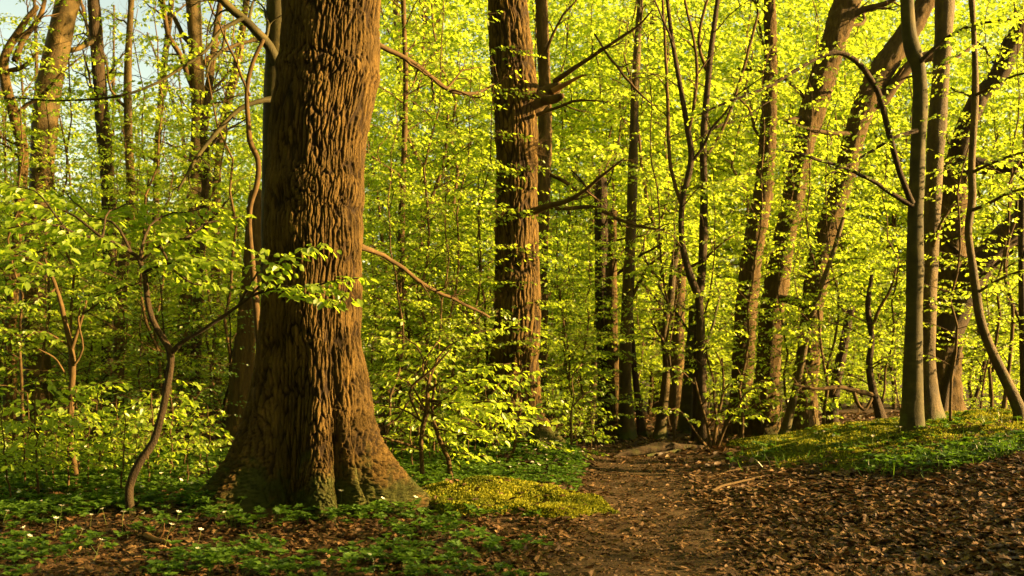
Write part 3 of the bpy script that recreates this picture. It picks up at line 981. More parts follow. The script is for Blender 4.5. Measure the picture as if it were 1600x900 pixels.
# twin beeches on the mossy bank
px_tree('beech_tree', 'nearer smooth beech of the twins on the mossy bank with an arching branch', 'tree',
        [(1417, -5, 22), (1420, 50, 23), (1426, 78, 26), (1436, 110, 22), (1437, 180, 21), (1433, 260, 23), (1430, 360, 24), (1429, 460, 26), (1427, 560, 29), (1425, 640, 33), (1424, 682, 38)], 12.5, 'beech_green', seed=31, k=36, flare=.55,
        branches=[([(1425, 318, 10), (1412, 285, 9), (1400, 250, 9), (1385, 190, 9), (1370, 140, 9), (1345, 102, 9), (1310, 82, 8), (1278, 90, 7), (1240, 112, 6), (1190, 140, 5), (1140, 158, 4), (1090, 180, 3)], 12.4, 11.4, 9, .5, .065),
                  ([(1425, 322, 9), (1390, 300, 7), (1355, 278, 6), (1318, 262, 5), (1278, 250, 5), (1250, 240, 4), (1222, 235, 3)], 12.4, 11.8, 6, .35, .06),
                  ([(1432, 205, 8), (1405, 212, 6), (1375, 228, 5), (1335, 252, 4), (1290, 275, 3)], 12.4, 12, 6, .4, .065),
                  ([(1440, 95, 9), (1478, 60, 6), (1520, 40, 5), (1580, 30, 3)], 12.4, 11.9, 7, .5, .075)], bmat='darkwood')
px_tree('beech_tree', 'farther of the twin beeches, ringed bark lit along its right edge', 'tree',
        [(1476, -5, 28), (1474, 60, 28), (1467, 160, 27), (1460, 260, 26), (1455, 360, 25), (1450, 460, 26), (1447, 550, 28), (1449, 610, 31), (1452, 655, 38)], 13.4, 'beech', seed=32, k=30, flare=.8,
        branches=[([(1458, 385, 6), (1470, 350, 5), (1485, 325, 5), (1500, 312, 3)], 13.3, 13.1, 3, .3, .06)])
px_tree('young_beech', 'snaking pale sapling stem at the right of the mossy bank', 'sapling',
        [(1518, -5, 9), (1522, 60, 9), (1524, 130, 10), (1521, 210, 10), (1518, 260, 11), (1519, 310, 11), (1513, 360, 11), (1519, 410, 12), (1525, 455, 13), (1532, 500, 14), (1548, 545, 15), (1572, 595, 17), (1592, 640, 20), (1594, 665, 22)], 12, 'beech', seed=33, k=12, flare=.3,
        branches=[([(1522, 150, 6), (1550, 135, 5), (1580, 120, 4), (1620, 110, 3)], 12, 11.4, 7, .45, .08), ([(1518, 270, 6), (1550, 255, 5), (1590, 240, 4), (1640, 232, 3)], 12, 11.3, 7, .45, .08),
                  ([(1516, 330, 6), (1545, 318, 5), (1580, 300, 4), (1640, 292, 3)], 12, 11.2, 7, .45, .08), ([(1523, 70, 6), (1495, 90, 5), (1465, 110, 3)], 12, 11.7, 5, .35, .08),
                  ([(1524, 460, 5), (1555, 440, 4), (1590, 425, 4), (1620, 420, 3)], 12, 11.5, 5, .4, .075)])
px_tree('oak_tree', 'dark gnarled oak behind the twin beeches with a huge limb slanting out right', 'tree',
        [(1493, 250, 36), (1490, 330, 40), (1487, 400, 42), (1484, 460, 46), (1478, 540, 48), (1472, 610, 52), (1470, 660, 64)], 16.5, 'oak_far', seed=34, k=44, rough=.03, top=0,
        branches=[([(1476, 520, 54), (1500, 468, 50), (1530, 415, 46), (1562, 378, 42), (1600, 345, 40), (1660, 300, 34)], 16.3, 15.6, 5, 1.0, 0),
                  ([(1492, 270, 34), (1520, 258, 30), (1548, 262, 26), (1580, 258, 22), (1640, 240, 18)], 16.4, 16, 5, 1.0, 0),
                  ([(1530, 150, 26), (1560, 118, 30), (1585, 60, 30), (1615, 30, 28), (1660, 0, 22)], 16, 15.6, 5, 1.2, 0),
                  ([(1493, 260, 32), (1505, 210, 30), (1530, 150, 28)], 16.5, 16, 3, .8, 0),
                  ([(1470, 650, 20), (1478, 600, 16), (1490, 565, 14), (1498, 540, 8)], 16, 15.6, 0, 0, 0)], bmat='darkwood')
px_tree('beech_tree', 'straight dark stem at the right edge of the bank', 'tree',
        [(1597, 300, 9), (1596, 400, 10), (1598, 520, 11), (1602, 660, 12)], 13.5, 'darkwood', seed=35, top=0, lim=4, leaf=.07, limlen=.8)
px_tree('young_beech', 'thin twiggy sapling between the dark gnarled oak and the snaking stem', 'sapling',
        [(1592, 330, 3), (1575, 380, 4), (1570, 430, 5), (1582, 480, 6), (1578, 560, 6), (1566, 660, 8)], 14.5, 'twig', seed=36, top=0, k=7, sprays=7, spray_len=.8, spray_zone=(.2, .95))


# ------------------------------------------------------------------ foreground saplings
def sapling(name, label, stems, leafy, bark='twig', leafmat='fresh', leaf=.08, tpl=LEAF_NEAR, seed=1, cat='sapling', tw=.42, gap=.075, step=.05, keep=1.0, tone=None):
    """stems: (rows, d0, d1) from the foot up; leafy: (rows, d0, d1, twig length)"""
    rng = np.random.default_rng(seed)
    first = None
    mw, lv = MB(), MB()
    for rows, da, db in stems:
        C, R = px_branch(rows, da, db)
        if first is None:
            zb = gz(C[0, 0], C[0, 1])
            C[0, 2] = min(C[0, 2], zb - .05)
            first = C[0].copy()
            first[2] = zb
        C = C + .004 * fbm(C * 9, 2, seed)[:, None]
        tube(mw, C, R, 10)
    th_ = thing(name, label, cat, first)
    world_part('stem', mw, M[bark], th_)
    for rows, da, db, tl in leafy:
        mw = MB()
        C, R = px_branch(rows, da, db)
        spray_branch(mw, lv, C, R[0], R[-1], leaf, tl * tw / .42, gap, .08, tpl, 6, rng, step, keep, .5, tone=tone)
        world_part('branch', mw, M[bark], th_)
    if lv.n:
        world_part('foliage', lv, M[leafmat], th_, False)
    return th_


sapling('young_beech', 'crooked S-shaped sapling with leafy boughs in front of the massive oak', [
    ([(216, 842, 15), (208, 815, 13), (203, 785, 13), (204, 755, 13), (218, 722, 13), (240, 690, 12), (252, 650, 11), (262, 600, 11), (267, 570, 10), (266, 548, 11), (250, 522, 10), (238, 500, 9), (230, 465, 9), (226, 430, 8), (216, 402, 7)], 8.75, 8.7),
    ([(267, 552, 9), (285, 534, 7), (310, 520, 6), (345, 497, 6), (372, 478, 5), (398, 460, 5), (430, 450, 4)], 8.72, 8.5)],
    [([(216, 402, 7), (190, 385, 6), (160, 372, 6), (130, 372, 5), (100, 354, 4), (60, 350, 3), (10, 356, 2)], 8.7, 8.3, .42),
     ([(214, 404, 5), (180, 408, 4), (140, 415, 4), (90, 420, 3), (40, 410, 2)], 8.7, 8.1, .40),
     ([(160, 372, 5), (120, 340, 4), (80, 325, 3), (30, 318, 2)], 8.6, 9.0, .42),
     ([(220, 408, 5), (250, 385, 5), (290, 372, 4), (330, 378, 3), (370, 384, 2)], 8.7, 8.5, .44),
     ([(225, 425, 5), (265, 410, 4), (310, 402, 4), (350, 410, 2)], 8.7, 8.2, .40),
     ([(218, 405, 5), (230, 360, 4), (260, 335, 3), (310, 330, 2)], 8.7, 9.2, .42),
     ([(205, 395, 5), (180, 350, 4), (140, 335, 3), (100, 300, 2)], 8.7, 9.2, .40),
     ([(228, 440, 4), (190, 450, 3), (150, 462, 2)], 8.7, 8.5, .3),
     ([(110, 360, 4), (70, 390, 3), (25, 400, 2)], 8.5, 8.0, .42), ([(100, 354, 3), (55, 300, 3), (10, 290, 2)], 8.5, 9.0, .42), ([(90, 420, 3), (50, 440, 3), (5, 450, 2)], 8.2, 8.0, .36),
     ([(250, 385, 4), (280, 430, 3), (330, 450, 2)], 8.6, 8.9, .42), ([(290, 372, 4), (330, 345, 3), (375, 340, 2)], 8.6, 8.9, .42), ([(160, 372, 4), (170, 330, 3), (210, 315, 2)], 8.7, 9.3, .42),
     ([(398, 460, 5), (440, 448, 4), (480, 448, 4), (520, 440, 3), (560, 436, 2)], 8.5, 8.2, .34),
     ([(390, 465, 4), (425, 425, 3), (460, 395, 3), (505, 380, 2)], 8.5, 8.15, .30),
     ([(372, 478, 4), (400, 430, 3), (420, 395, 2)], 8.6, 8.25, .30),
     ([(430, 450, 3), (470, 465, 3), (520, 470, 2), (545, 462, 2)], 8.45, 8.1, .26)], bark='darkwood', leaf=.084, seed=41, leafmat='green', gap=.042, keep=1.0)
sapling('young_beech', 'thin forked sapling wound with creeper at the left of the clearing', [
    ([(120, 770, 9), (118, 730, 9), (110, 690, 9), (110, 660, 10), (112, 610, 9), (114, 560, 9), (106, 520, 8), (96, 480, 7), (88, 450, 6), (76, 420, 5), (70, 405, 3)], 11, 11),
    ([(112, 548, 6), (122, 515, 5), (130, 490, 4), (135, 470, 3)], 11, 10.9),
    ([(103, 585, 3), (85, 560, 3), (60, 545, 2)], 11, 10.8), ([(117, 570, 4), (130, 545, 3), (122, 500, 3), (128, 470, 2)], 10.98, 10.9)],
    [([(76, 420, 4), (50, 405, 3), (20, 395, 2)], 11, 10.6, .4), ([(88, 450, 4), (60, 470, 3), (20, 480, 2)], 11, 10.7, .42), ([(130, 490, 4), (160, 470, 3), (190, 455, 2)], 10.9, 10.7, .42),
     ([(108, 540, 4), (70, 520, 3), (30, 525, 2)], 11, 10.7, .36), ([(113, 620, 4), (150, 600, 3), (190, 598, 2)], 11, 10.6, .32)],
    bark='twig', leaf=.075, seed=42, leafmat='green', tpl=LEAF_MID, gap=.06)
sapling('young_beech', 'leafy sapling whose straight stem rises from the moss between the oaks', [
    ([(660, 762, 8), (659, 720, 7), (658, 690, 7), (662, 660, 8), (668, 640, 9), (668, 610, 6), (672, 585, 4)], 11, 11),
    ([(656, 702, 5), (635, 694, 4), (610, 687, 4), (588, 680, 3)], 11, 10.6),
    ([(666, 645, 4), (645, 622, 3), (620, 655, 3), (596, 668, 2)], 11, 10.7), ([(655, 655, 4), (640, 610, 4), (672, 580, 4), (705, 545, 2)], 11, 10.8)],
    [([(668, 612, 5), (700, 590, 4), (745, 575, 3), (800, 570, 2)], 11, 10.6, .44), ([(668, 625, 5), (710, 630, 4), (760, 628, 3), (815, 632, 2)], 11, 10.5, .44),
     ([(665, 640, 4), (640, 600, 3), (605, 580, 2)], 11, 11.2, .42), ([(670, 600, 4), (690, 550, 3), (740, 520, 3), (790, 515, 2)], 11, 11.1, .42),
     ([(672, 588, 3), (650, 540, 3), (620, 520, 2)], 11, 11.3, .42), ([(666, 640, 4), (700, 660, 3), (750, 670, 2)], 11, 10.7, .40), ([(662, 660, 4), (630, 640, 3), (590, 635, 2)], 11, 11.3, .4)],
    leaf=.076, seed=43, gap=.055, tone=.7)
sapling('young_beech', 'leafy sapling with a curved bare stem beside the straight one', [
    ([(704, 775, 8), (705, 745, 8), (700, 715, 7), (688, 690, 7), (680, 665, 6), (675, 640, 5), (678, 610, 4)], 10.9, 11.1)],
    [([(682, 670, 4), (730, 680, 3), (780, 690, 2)], 11, 10.6, .40), ([(677, 640, 4), (720, 605, 3), (770, 590, 3), (840, 580, 2)], 11, 10.7, .45),
     ([(678, 612, 4), (660, 570, 3), (690, 530, 2)], 11, 11.4, .44), ([(676, 630, 4), (730, 645, 3), (790, 655, 3), (850, 662, 2)], 11, 10.9, .44),
     ([(690, 692, 3), (720, 710, 2), (760, 712, 2)], 11, 10.7, .36)], leaf=.076, seed=44, gap=.055, tone=.75)
sapling('young_beech', 'pale leafy bush in front of the foot of the second oak', [
    ([(790, 770, 7), (795, 730, 6), (805, 690, 5), (800, 650, 4)], 13, 13), ([(792, 755, 5), (775, 715, 4), (765, 670, 3)], 13, 12.8)],
    [([(800, 660, 4), (830, 640, 3), (860, 625, 2)], 13, 12.6, .42), ([(803, 690, 4), (840, 690, 3), (875, 700, 2)], 13, 12.7, .42), ([(770, 690, 3), (740, 660, 3), (715, 650, 2)], 12.9, 12.7, .42),
     ([(800, 655, 3), (800, 615, 3), (830, 590, 2)], 13, 12.8, .42), ([(768, 672, 3), (760, 630, 3), (780, 600, 2)], 12.8, 12.7, .42), ([(790, 730, 3), (760, 725, 3), (725, 715, 2)], 13, 12.7, .36), ([(766, 700, 3), (800, 665, 3), (815, 640, 2)], 12.8, 12.4, .4)],
    leaf=.076, seed=45, gap=.06, tone=.8)
sapling('young_beech', 'slim upright seedling on the green bank right of the second oak', [
    ([(890, 722, 4), (893, 690, 4), (892, 650, 3), (897, 620, 2)], 14, 14)],
    [([(893, 690, 3), (920, 680, 2), (945, 690, 2)], 14, 13.8, .4), ([(892, 660, 3), (870, 640, 2), (850, 640, 2)], 14, 13.8, .4), ([(895, 635, 3), (915, 615, 2), (940, 610, 2)], 14, 14.1, .4),
     ([(893, 700, 3), (915, 705, 2), (935, 712, 2)], 14, 13.8, .3), ([(897, 625, 2), (895, 590, 2), (910, 570, 2)], 14, 14.2, .4)], leaf=.08, seed=46, tpl=LEAF_MID, leafmat='green')
sapling('young_beech', 'many stemmed bright bush at the end of the path beside the log', [
    ([(1110, 705, 7), (1106, 670, 5), (1095, 630, 4), (1085, 590, 3)], 15.4, 15.4), ([(1114, 705, 6), (1120, 660, 5), (1130, 610, 4), (1128, 560, 3)], 15.4, 15.5),
     ([(1118, 706, 6), (1135, 665, 4), (1155, 630, 3)], 15.4, 15.2), ([(1108, 704, 6), (1090, 680, 4), (1070, 650, 3)], 15.4, 15.1)],
    [([(1085, 600, 3), (1065, 580, 3), (1050, 575, 2)], 15.4, 15, .46), ([(1130, 612, 3), (1150, 590, 3), (1170, 585, 2)], 15.4, 15.1, .46), ([(1135, 665, 3), (1160, 650, 3), (1185, 650, 2)], 15.3, 15, .46),
     ([(1095, 635, 3), (1115, 610, 3), (1120, 590, 2)], 15.4, 15, .46), ([(1080, 665, 3), (1060, 640, 3), (1040, 640, 2)], 15.3, 15, .46), ([(1128, 570, 3), (1115, 545, 2), (1100, 530, 2)], 15.4, 15.2, .46),
     ([(1106, 668, 3), (1125, 645, 3), (1140, 640, 2)], 15.3, 14.9, .42), ([(1150, 640, 3), (1165, 615, 3), (1185, 605, 2)], 15.2, 15.1, .42)], leaf=.075, seed=47, tpl=LEAF_MID, tone=.8)


# ------------------------------------------------------------------ young beeches of the understorey
def make_young_beech(H, spread, nb, leaf, seed, tw=.5, gap=.13, lo=.1, tpl=LEAF_FAR, step=.062, keep=1.0, r=None, arch=0.0):
    rng = np.random.default_rng(seed)
    w, b, l = MB(), MB(), MB()
    n = 16
    t = np.linspace(0, 1, n)
    C = np.stack([np.cumsum(.10 * rng.standard_normal(n)) * H / 9, np.cumsum(.10 * rng.standard_normal(n)) * H / 9, t * H], -1)
    C[:, :2] -= C[0, :2]
    C[0, 2] = -.15
    r = r or .0085 * H
    tube(w, C, r * (1 - .92 * t) + .004, 7)
    az = rng.random() * 6.28
    for i in range(nb):
        s = lo + (1 - lo) * (i + rng.random()) / nb
        a = np.array([np.interp(s, t, C[:, c]) for c in range(3)])
        az += 2.4 + .6 * rng.standard_normal()
        L = spread * (.4 + .7 * rng.random()) * (1.1 - .75 * s ** 1.5)
        d = np.array([math.cos(az), math.sin(az), 0])
        e = .35 * rng.random() + .15 + arch
        cc = [a, a + d * L * .33 + [0, 0, L * e * .5], a + d * L * .66 + [0, 0, L * e * .75], a + d * L + [0, 0, L * e * .68]]
        cc = np.array(cc) + .05 * L * rng.standard_normal((4, 3)) * np.array([[0], [1], [1], [1]])
        spray_branch(b, l, cc, r * .42 * (1.1 - s), .003, leaf, tw, gap, .18, tpl, 3, rng, step, keep)
    return w, b, l


def proto_beech(name, label, leafmat, bark='twig', group=None, cat='young tree', **kw):
    w, b, l = make_young_beech(**kw)
    th_ = thing(name, label, cat, (0, 0, -200), group)
    obj('trunk', w, M[bark], th_)
    obj('branches', b, M['twig'], th_)
    obj('crown', l, M[leafmat], th_, False)
    return th_


TALL = [proto_beech('young_beech', 'x', 'fresh', 'twig', H=9.5, spread=2.5, nb=60, leaf=.10, seed=100 + i, lo=.07, gap=.095, step=.05, tw=.55, r=.042) for i in range(5)]
GREEN = [proto_beech('young_beech', 'x', 'green', 'twig', H=6.0, spread=2.2, nb=50, leaf=.085, seed=200 + i, lo=.06, gap=.095, step=.052, r=.032) for i in range(4)]
DARK = [proto_beech('holly_shrub', 'x', 'dark', 'darkwood', cat='shrub', H=3.4, spread=1.6, nb=44, leaf=.06, seed=300 + i, lo=.03, keep=1.0, gap=.11) for i in range(3)]
SEED = [proto_beech('beech_seedling', 'x', 'green' if i % 2 else 'fresh', cat='seedling', H=.95, spread=.55, nb=13, leaf=.072, seed=400 + i, lo=.25, tpl=LEAF_MID, tw=.22, gap=.07, step=.05, r=.006) for i in range(5)]
used = set()


def place(kind, px, d, sc, label, group, rng, mirror=False):
    x = (px - 800) * d / F
    z = gz(x, d)
    src = kind[rng.integers(len(kind))]
    rz = rng.random() * 6.283
    if id(src) not in used:
        used.add(id(src))
        src.location = (x, d, z)
        src.rotation_euler = (0, 0, rz)
        src.scale = (sc, sc, sc)
        src['label'] = label
        src['group'] = group
        return src
    return dup(src, (x, d, z), rz, sc, label, group)


def fill(kind, n, px0, px1, d0, d1, s0, s1, label, group, seed, avoid=()):
    """Jittered rows: even cover of a piece of the picture with trees at many depths."""
    rng = np.random.default_rng(seed)
    for i in range(n):
        for _ in range(30):
            px = px0 + (px1 - px0) * ((i + rng.random()) / n)
            d = d0 + (d1 - d0) * rng.random()
            if not any(a < px < b and d < dm for a, b, dm in avoid):
                break
        place(kind, px, d, s0 + (s1 - s0) * rng.random(), label, group, rng)


fill(TALL, 16, 540, 800, 19, 33, .85, 1.25, 'tall young beech in the bright thicket between the two oaks', 'young beeches between the two oaks', 1)
fill(TALL, 17, 850, 1060, 23.5, 33, 1.05, 1.4, 'tall young beech in the bright thicket behind the path bend', 'young beeches behind the path bend', 2)
fill(TALL, 26, 1060, 1420, 26.5, 37, 1.05, 1.45, 'tall young beech in the thicket behind the leaning oaks', 'young beeches behind the leaning oaks', 3)
fill(TALL, 11, 1400, 1720, 29, 37, 1.0, 1.4, 'tall young beech in the thicket behind the twin beeches', 'young beeches behind the twin beeches', 4)
VEIL = [proto_beech('young_beech', 'x', 'fresh', 'twig', H=7.5, spread=2.0, nb=34, leaf=.085, seed=600 + i, lo=.15, gap=.11, step=.055, tw=.5, r=.028) for i in range(3)]
fill(VEIL, 7, 1010, 1400, 15.6, 17.4, .65, .95, 'slim young beech veiling the trunks of the leaning oaks', 'slim young beeches in front of the leaning oaks', 21)
fill(VEIL, 3, 1475, 1660, 12.8, 15.2, .6, .9, 'slim leafy young beech veiling the gnarled oak beyond the snaking stem', 'slim young beeches at the right of the bank', 25)
fill(VEIL, 8, 880, 1300, 19.5, 23, .5, .85, 'slim sunlit young beech in the open strip behind the path bend', 'slim sunlit beeches behind the path bend', 26)
fill(VEIL, 5, 590, 760, 12.5, 14.5, .6, .95, 'slim leafy young beech between the two oaks', 'slim young beeches between the oaks', 22)
fill(VEIL, 9, -60, 400, 13, 18, .7, 1.1, 'slim leafy young beech among the tall trunks at the left', 'slim young beeches at the left', 23)
fill(TALL, 13, -120, 400, 20, 30, .7, 1.0, 'tall young beech among the bare trunks at the left', 'tall young beeches at the left', 24)
fill(GREEN, 20, -150, 420, 16, 27, .75, 1.05, 'green young beech in the left thicket under the tall bare trunks', 'young beeches in the left thicket', 5)
fill(GREEN, 10, 570, 780, 14.5, 18.5, .45, .8, 'low leafy beech filling the gap between the oaks', 'low beeches between the oaks', 6)
fill(GREEN, 7, 862, 930, 16.5, 21, .4, .8, 'low leafy beech at the right of the second oak', 'low beeches beside the second oak', 7)
fill(GREEN, 17, 900, 1420, 23, 29, .5, .9, 'low leafy beech in the sunlit thicket beyond the leaning oaks', 'low beeches beyond the leaning oaks', 8)
fill(GREEN, 3, 1480, 1660, 17, 20, .4, .7, 'low leafy beech behind the crest of the mossy bank', 'low beeches behind the bank', 9)
fill(DARK, 9, -120, 400, 13, 19, .6, 1.0, 'dark leafy shrub in the shaded undergrowth at the left', 'dark shrubs in the left undergrowth', 10)
fill(DARK, 5, 600, 780, 15, 18, .4, .6, 'dark leafy shrub low between the oaks', 'dark shrubs between the oaks', 11)
fill(SEED, 26, -20, 330, 9.6, 13, .7, 1.3, 'beech seedling in the leafy undergrowth left of the massive oak', 'beech seedlings left of the massive oak', 12)
fill(SEED, 12, 600, 780, 11.4, 14, .7, 1.2, 'beech seedling in the undergrowth between the oaks', 'beech seedlings between the oaks', 13)
fill(SEED, 6, 850, 940, 13.5, 16.5, .6, 1.1, 'beech seedling at the left edge of the path bend', 'beech seedlings at the path bend', 14)
fill(SEED, 8, 1130, 1290, 15.5, 18, .8, 1.4, 'beech seedling at the foot of the leaning oaks', 'beech seedlings below the leaning oaks', 15)

# ------------------------------------------------------------------ the far wood
rng = np.random.default_rng(77)
fl, fw = MB(), MB()
nclump = 24000
dd = 33 + 45 * rng.random(nclump) ** .9
pxx = -250 + 2100 * rng.random(nclump)
xx = (pxx - 800) * dd / F
g0 = ground(xx, dd)
hmax = np.interp(pxx, [-300, 60, 330, 420, 560, 800, 1000, 1150, 1350, 1600, 1900], [9, 8, 8.5, 14, 19, 21, 20, 19, 19, 22, 22]) * (dd / 45)
hz = rng.random(nclump) ** .85 * hmax * (1 + .6 * (rng.random(nclump) < .25))
cen = np.stack([xx, dd, g0 + .2 + hz], -1)
per = 26
ci = np.repeat(np.arange(nclump), per)
off = rng.standard_normal((len(ci), 3)) * np.array([.55, .55, .09])
pp = cen[ci] + off
pp[:, 2] -= .12 * (off[:, 0] ** 2 + off[:, 1] ** 2)
D = unit(np.concatenate([rng.standard_normal((len(ci), 2)), (-.45 + .4 * rng.standard_normal(len(ci)))[:, None]], 1))
U = np.concatenate([.65 * rng.standard_normal((len(ci), 2)), np.ones((len(ci), 1))], 1)
tone = np.clip(rng.random(nclump)[ci] * .5 + .5 * rng.random(len(ci)), 0, 1)
leaves(fl, pp, D, U, .19 * (.7 + .6 * rng.random(len(ci))), LEAF_FAR, tone)
for i in range(34):
    d = 33 + 40 * rng.random()
    px = -200 + 2000 * rng.random()
    x = (px - 800) * d / F
    h = 16 + 8 * rng.random()
    z0 = gz(x, d)
    lx = .1 * rng.standard_normal()
    C = np.array([[x, d, z0 - .2], [x + lx * h * .3, d, z0 + h * .35], [x + lx * h * .6 + .3 * rng.standard_normal(), d, z0 + h * .7], [x + lx * h, d, z0 + h]])
    C = crom(C, 14)
    R = np.linspace(.16 + .16 * rng.random(), .05, 14)
    tube(fw, C, R, 7, .5, True, 1)
    w2 = MB()
    ramify(w2, None, C, R, rng, 7, 3.2, 2, 0, .4, 4, .35)
    fw.add(np.concatenate(w2.V), np.concatenate(w2.Q), np.concatenate(w2.T) if w2.T else None, .5, 1)
fl.add(np.concatenate(fw.V), np.concatenate(fw.Q), np.concatenate(fw.T), .5, 1)
o = obj('far_woods', fl, [M['fresh'], M['twig']], None, True)
o['kind'] = 'stuff'
o['label'] = 'far sunlit spring wood closing the view behind all the trees'

# ------------------------------------------------------------------ ground cover
def scatter(n, px0, px1, d0, d1, rng, f):
    """Points on the ground, even in area, kept with probability f(x, y)."""
    d = np.sqrt(d0 ** 2 + (d1 ** 2 - d0 ** 2) * rng.random(n))
    x = ((px0 + (px1 - px0) * rng.random(n)) - 800) * d / F
    k = rng.random(n) < f(x, d)
    return x[k], d[k]


def patch(x, y, s, seed, lo, hi):
    return sstep(lo, hi, fbm(xyz(x, y, s), 3, seed))


def on_path(x, y, m=1.0):
    return 1 - sstep(path_half(y) * .8 * m, path_half(y) * 1.25 * m, np.abs(x - path_x(y)))


def oak_gap(x, y):
    return ((x + 1.87) / .85) ** 2 + ((y - 9.3) / .85) ** 2 > 1


def bank_moss(x, y):
    """Where the mossy top of the right bank lies."""
    d = x - np.interp(y, [0, 6.5, 10, 14, 18], [.5, .9, 1.3, 1.65, 1.8])
    e = y - (11.15 - .12 * (x - 5)) + .5 * fbm(xyz(x, y, 1.1), 3, 61)
    return sstep(-.25, .35, e) * sstep(1.3, 2.4, d + .5 * fbm(xyz(x, y, .8), 2, 62)) * (1 - sstep(15.5, 17, y))


def left_moss(x, y):
    e = ((x + .42) / 1.28) ** 2 + ((y - 9.5) / .68) ** 2
    return 1 - sstep(.55, 1.05, e + .55 * fbm(xyz(x, y, 1.9), 3, 66))


def herb_zone(x, y):
    """Wood anemone carpet: left margin, round the oak, right of the second oak, front of the bank."""
    a = sstep(-.1, .35, -x - .9 + .25 * fbm(xyz(x, y, .9), 2, 70)) * sstep(8.0, 8.9, y + .4 * fbm(xyz(x, y, 1.3), 2, 71) + .25 * (x + 4) * (x < -2.5) * 0)
    a2 = .75 * sstep(-.1, .35, fbm(xyz(x, y, 1.5), 3, 76)) * (x < .25) * (y < 9.5)
    b = (x > -1.2) * (x < path_x(y) - path_half(y) * 1.05) * (y > 10.4)
    f = y - (9.7 - .05 * (x - 5)) + .55 * fbm(xyz(x, y, .9), 3, 73)
    c = sstep(-.2, .3, f) * (1 - .92 * sstep(.9, 1.7, f)) * sstep(2.2, 3.1, x - path_x(y) + .5 * fbm(xyz(x, y, .8), 2, 74)) * (y < 14)
    c2 = .3 * bank_moss(x, y) * sstep(.2, .6, fbm(xyz(x, y, 1.1), 2, 75))
    return np.clip(np.maximum.reduce([a * (x < .1), a2, b * 1.0, c, c2]), 0, 1)


def moss_h(x, y):
    f1, f2 = worley(xyz(x + .25 * fbm(xyz(x, y, 2), 2, 97), y + .25 * fbm(xyz(x, y, 2), 2, 98), 2.6).reshape(-1, 3), 96)
    c = np.sqrt(np.clip(1 - (f1 / .75) ** 2, 0, 1)).reshape(np.shape(x))
    return .028 + .085 * c * np.clip(.6 + .6 * fbm(xyz(x, y, .8), 2, 99), .1, 1.3)


def moss_lift(x, y):
    mh = moss_h(x, y)
    a, b = bank_moss(x, y), left_moss(x, y)
    return np.maximum.reduce([mh * 1.5 * a - .07 * (1 - a), mh * 1.45 * b - .07 * (1 - b), 0 * a])


# fallen leaves
rng = np.random.default_rng(90)
lit = MB()


def litter_prob(x, y):
    base = (1 - .74 * on_path(x, y, 1.0)) * (1 - .86 * bank_moss(x, y)) * (1 - .85 * left_moss(x, y))
    return base * (.45 + .55 * patch(x, y, 1.3, 133, -.5, .2)) * oak_gap(x, y) * np.where(y > 11, .6, 1.0) * (1 - .55 * herb_zone(x, y))


x, y = scatter(85000, -60, 1700, 4.6, 12.5, rng, litter_prob)
n = len(x)
tilt = rng.standard_normal((n, 2)) * .25
a = rng.random(n) * 6.283
z = ground(x, y) + moss_lift(x, y) + .004 + .020 * rng.random(n)
tn = np.clip(rng.beta(1.6, 2.0, n), 0, 1)
D = np.stack([np.cos(a), np.sin(a), .20 * rng.standard_normal(n)], -1)
U = np.concatenate([tilt, np.ones((n, 1)) * np.where(rng.random((n, 1)) < .5, 1, -1)], 1)
near = (y < 8.6) & (rng.random(n) < .6)
sz = .035 + .075 * rng.beta(2, 2, n)
leaves(lit, np.stack([x, y, z], -1)[near], D[near], U[near], sz[near], LEAF_OAK, tn[near])
leaves(lit, np.stack([x, y, z], -1)[~near], D[~near], U[~near], sz[~near], LEAF_DRY, tn[~near])
x, y = scatter(26000, -60, 1700, 12.5, 26, rng, lambda x, y: (1 - .7 * on_path(x, y)) * (1 - .85 * bank_moss(x, y)))
n = len(x)
a = rng.random(n) * 6.283
leaves(lit, np.stack([x, y, ground(x, y) + .01 + .02 * rng.random(n)], -1), np.stack([np.cos(a), np.sin(a), .3 * rng.standard_normal(n)], -1),
       np.concatenate([.4 * rng.standard_normal((n, 2)), np.ones((n, 1))], 1), .08 + .05 * rng.random(n), LEAF_DRY, rng.beta(1.6, 2.0, n))
# small crumbs on the path
x, y = scatter(60000, 600, 1500, 4.6, 17, rng, lambda x, y: on_path(x, y, 1.15) * (.4 + .6 * patch(x, y, 2.5, 91, -.3, .5)))
n = len(x)
a = rng.random(n) * 6.283
leaves(lit, np.stack([x, y, ground(x, y) + .015 + .006 * rng.random(n)], -1), np.stack([np.cos(a), np.sin(a), .25 * rng.standard_normal(n)], -1),
       np.concatenate([.4 * rng.standard_normal((n, 2)), np.ones((n, 1))], 1), .012 + .035 * rng.random(n) ** 2, LEAF_DRY, rng.beta(1.8, 2.0, n))
a0 = rng.random(900) * 6.283
x, y = scatter(1500, -60, 1700, 4.6, 14, rng, lambda x, y: .6 * (1 - .5 * on_path(x, y)) * oak_gap(x, y))
n = len(x)
a = rng.random(n) * 6.283
L = .06 + .22 * rng.random(n) ** 2
A = np.stack([x, y, ground(x, y) + .02], -1)
B = A + np.stack([np.cos(a) * L, np.sin(a) * L, .02 * rng.standard_normal(n)], -1)
sticks(lit, A, B, .003, .0015, rng.random(n) * .5)
o = obj('leaf_litter', lit, M['litter'], None, False)
o['kind'] = 'stuff'
o['label'] = 'dry brown fallen leaves covering the bank and the sides of the path'

# moss: cushions of short fuzz over a lumpy bed
rng = np.random.default_rng(95)


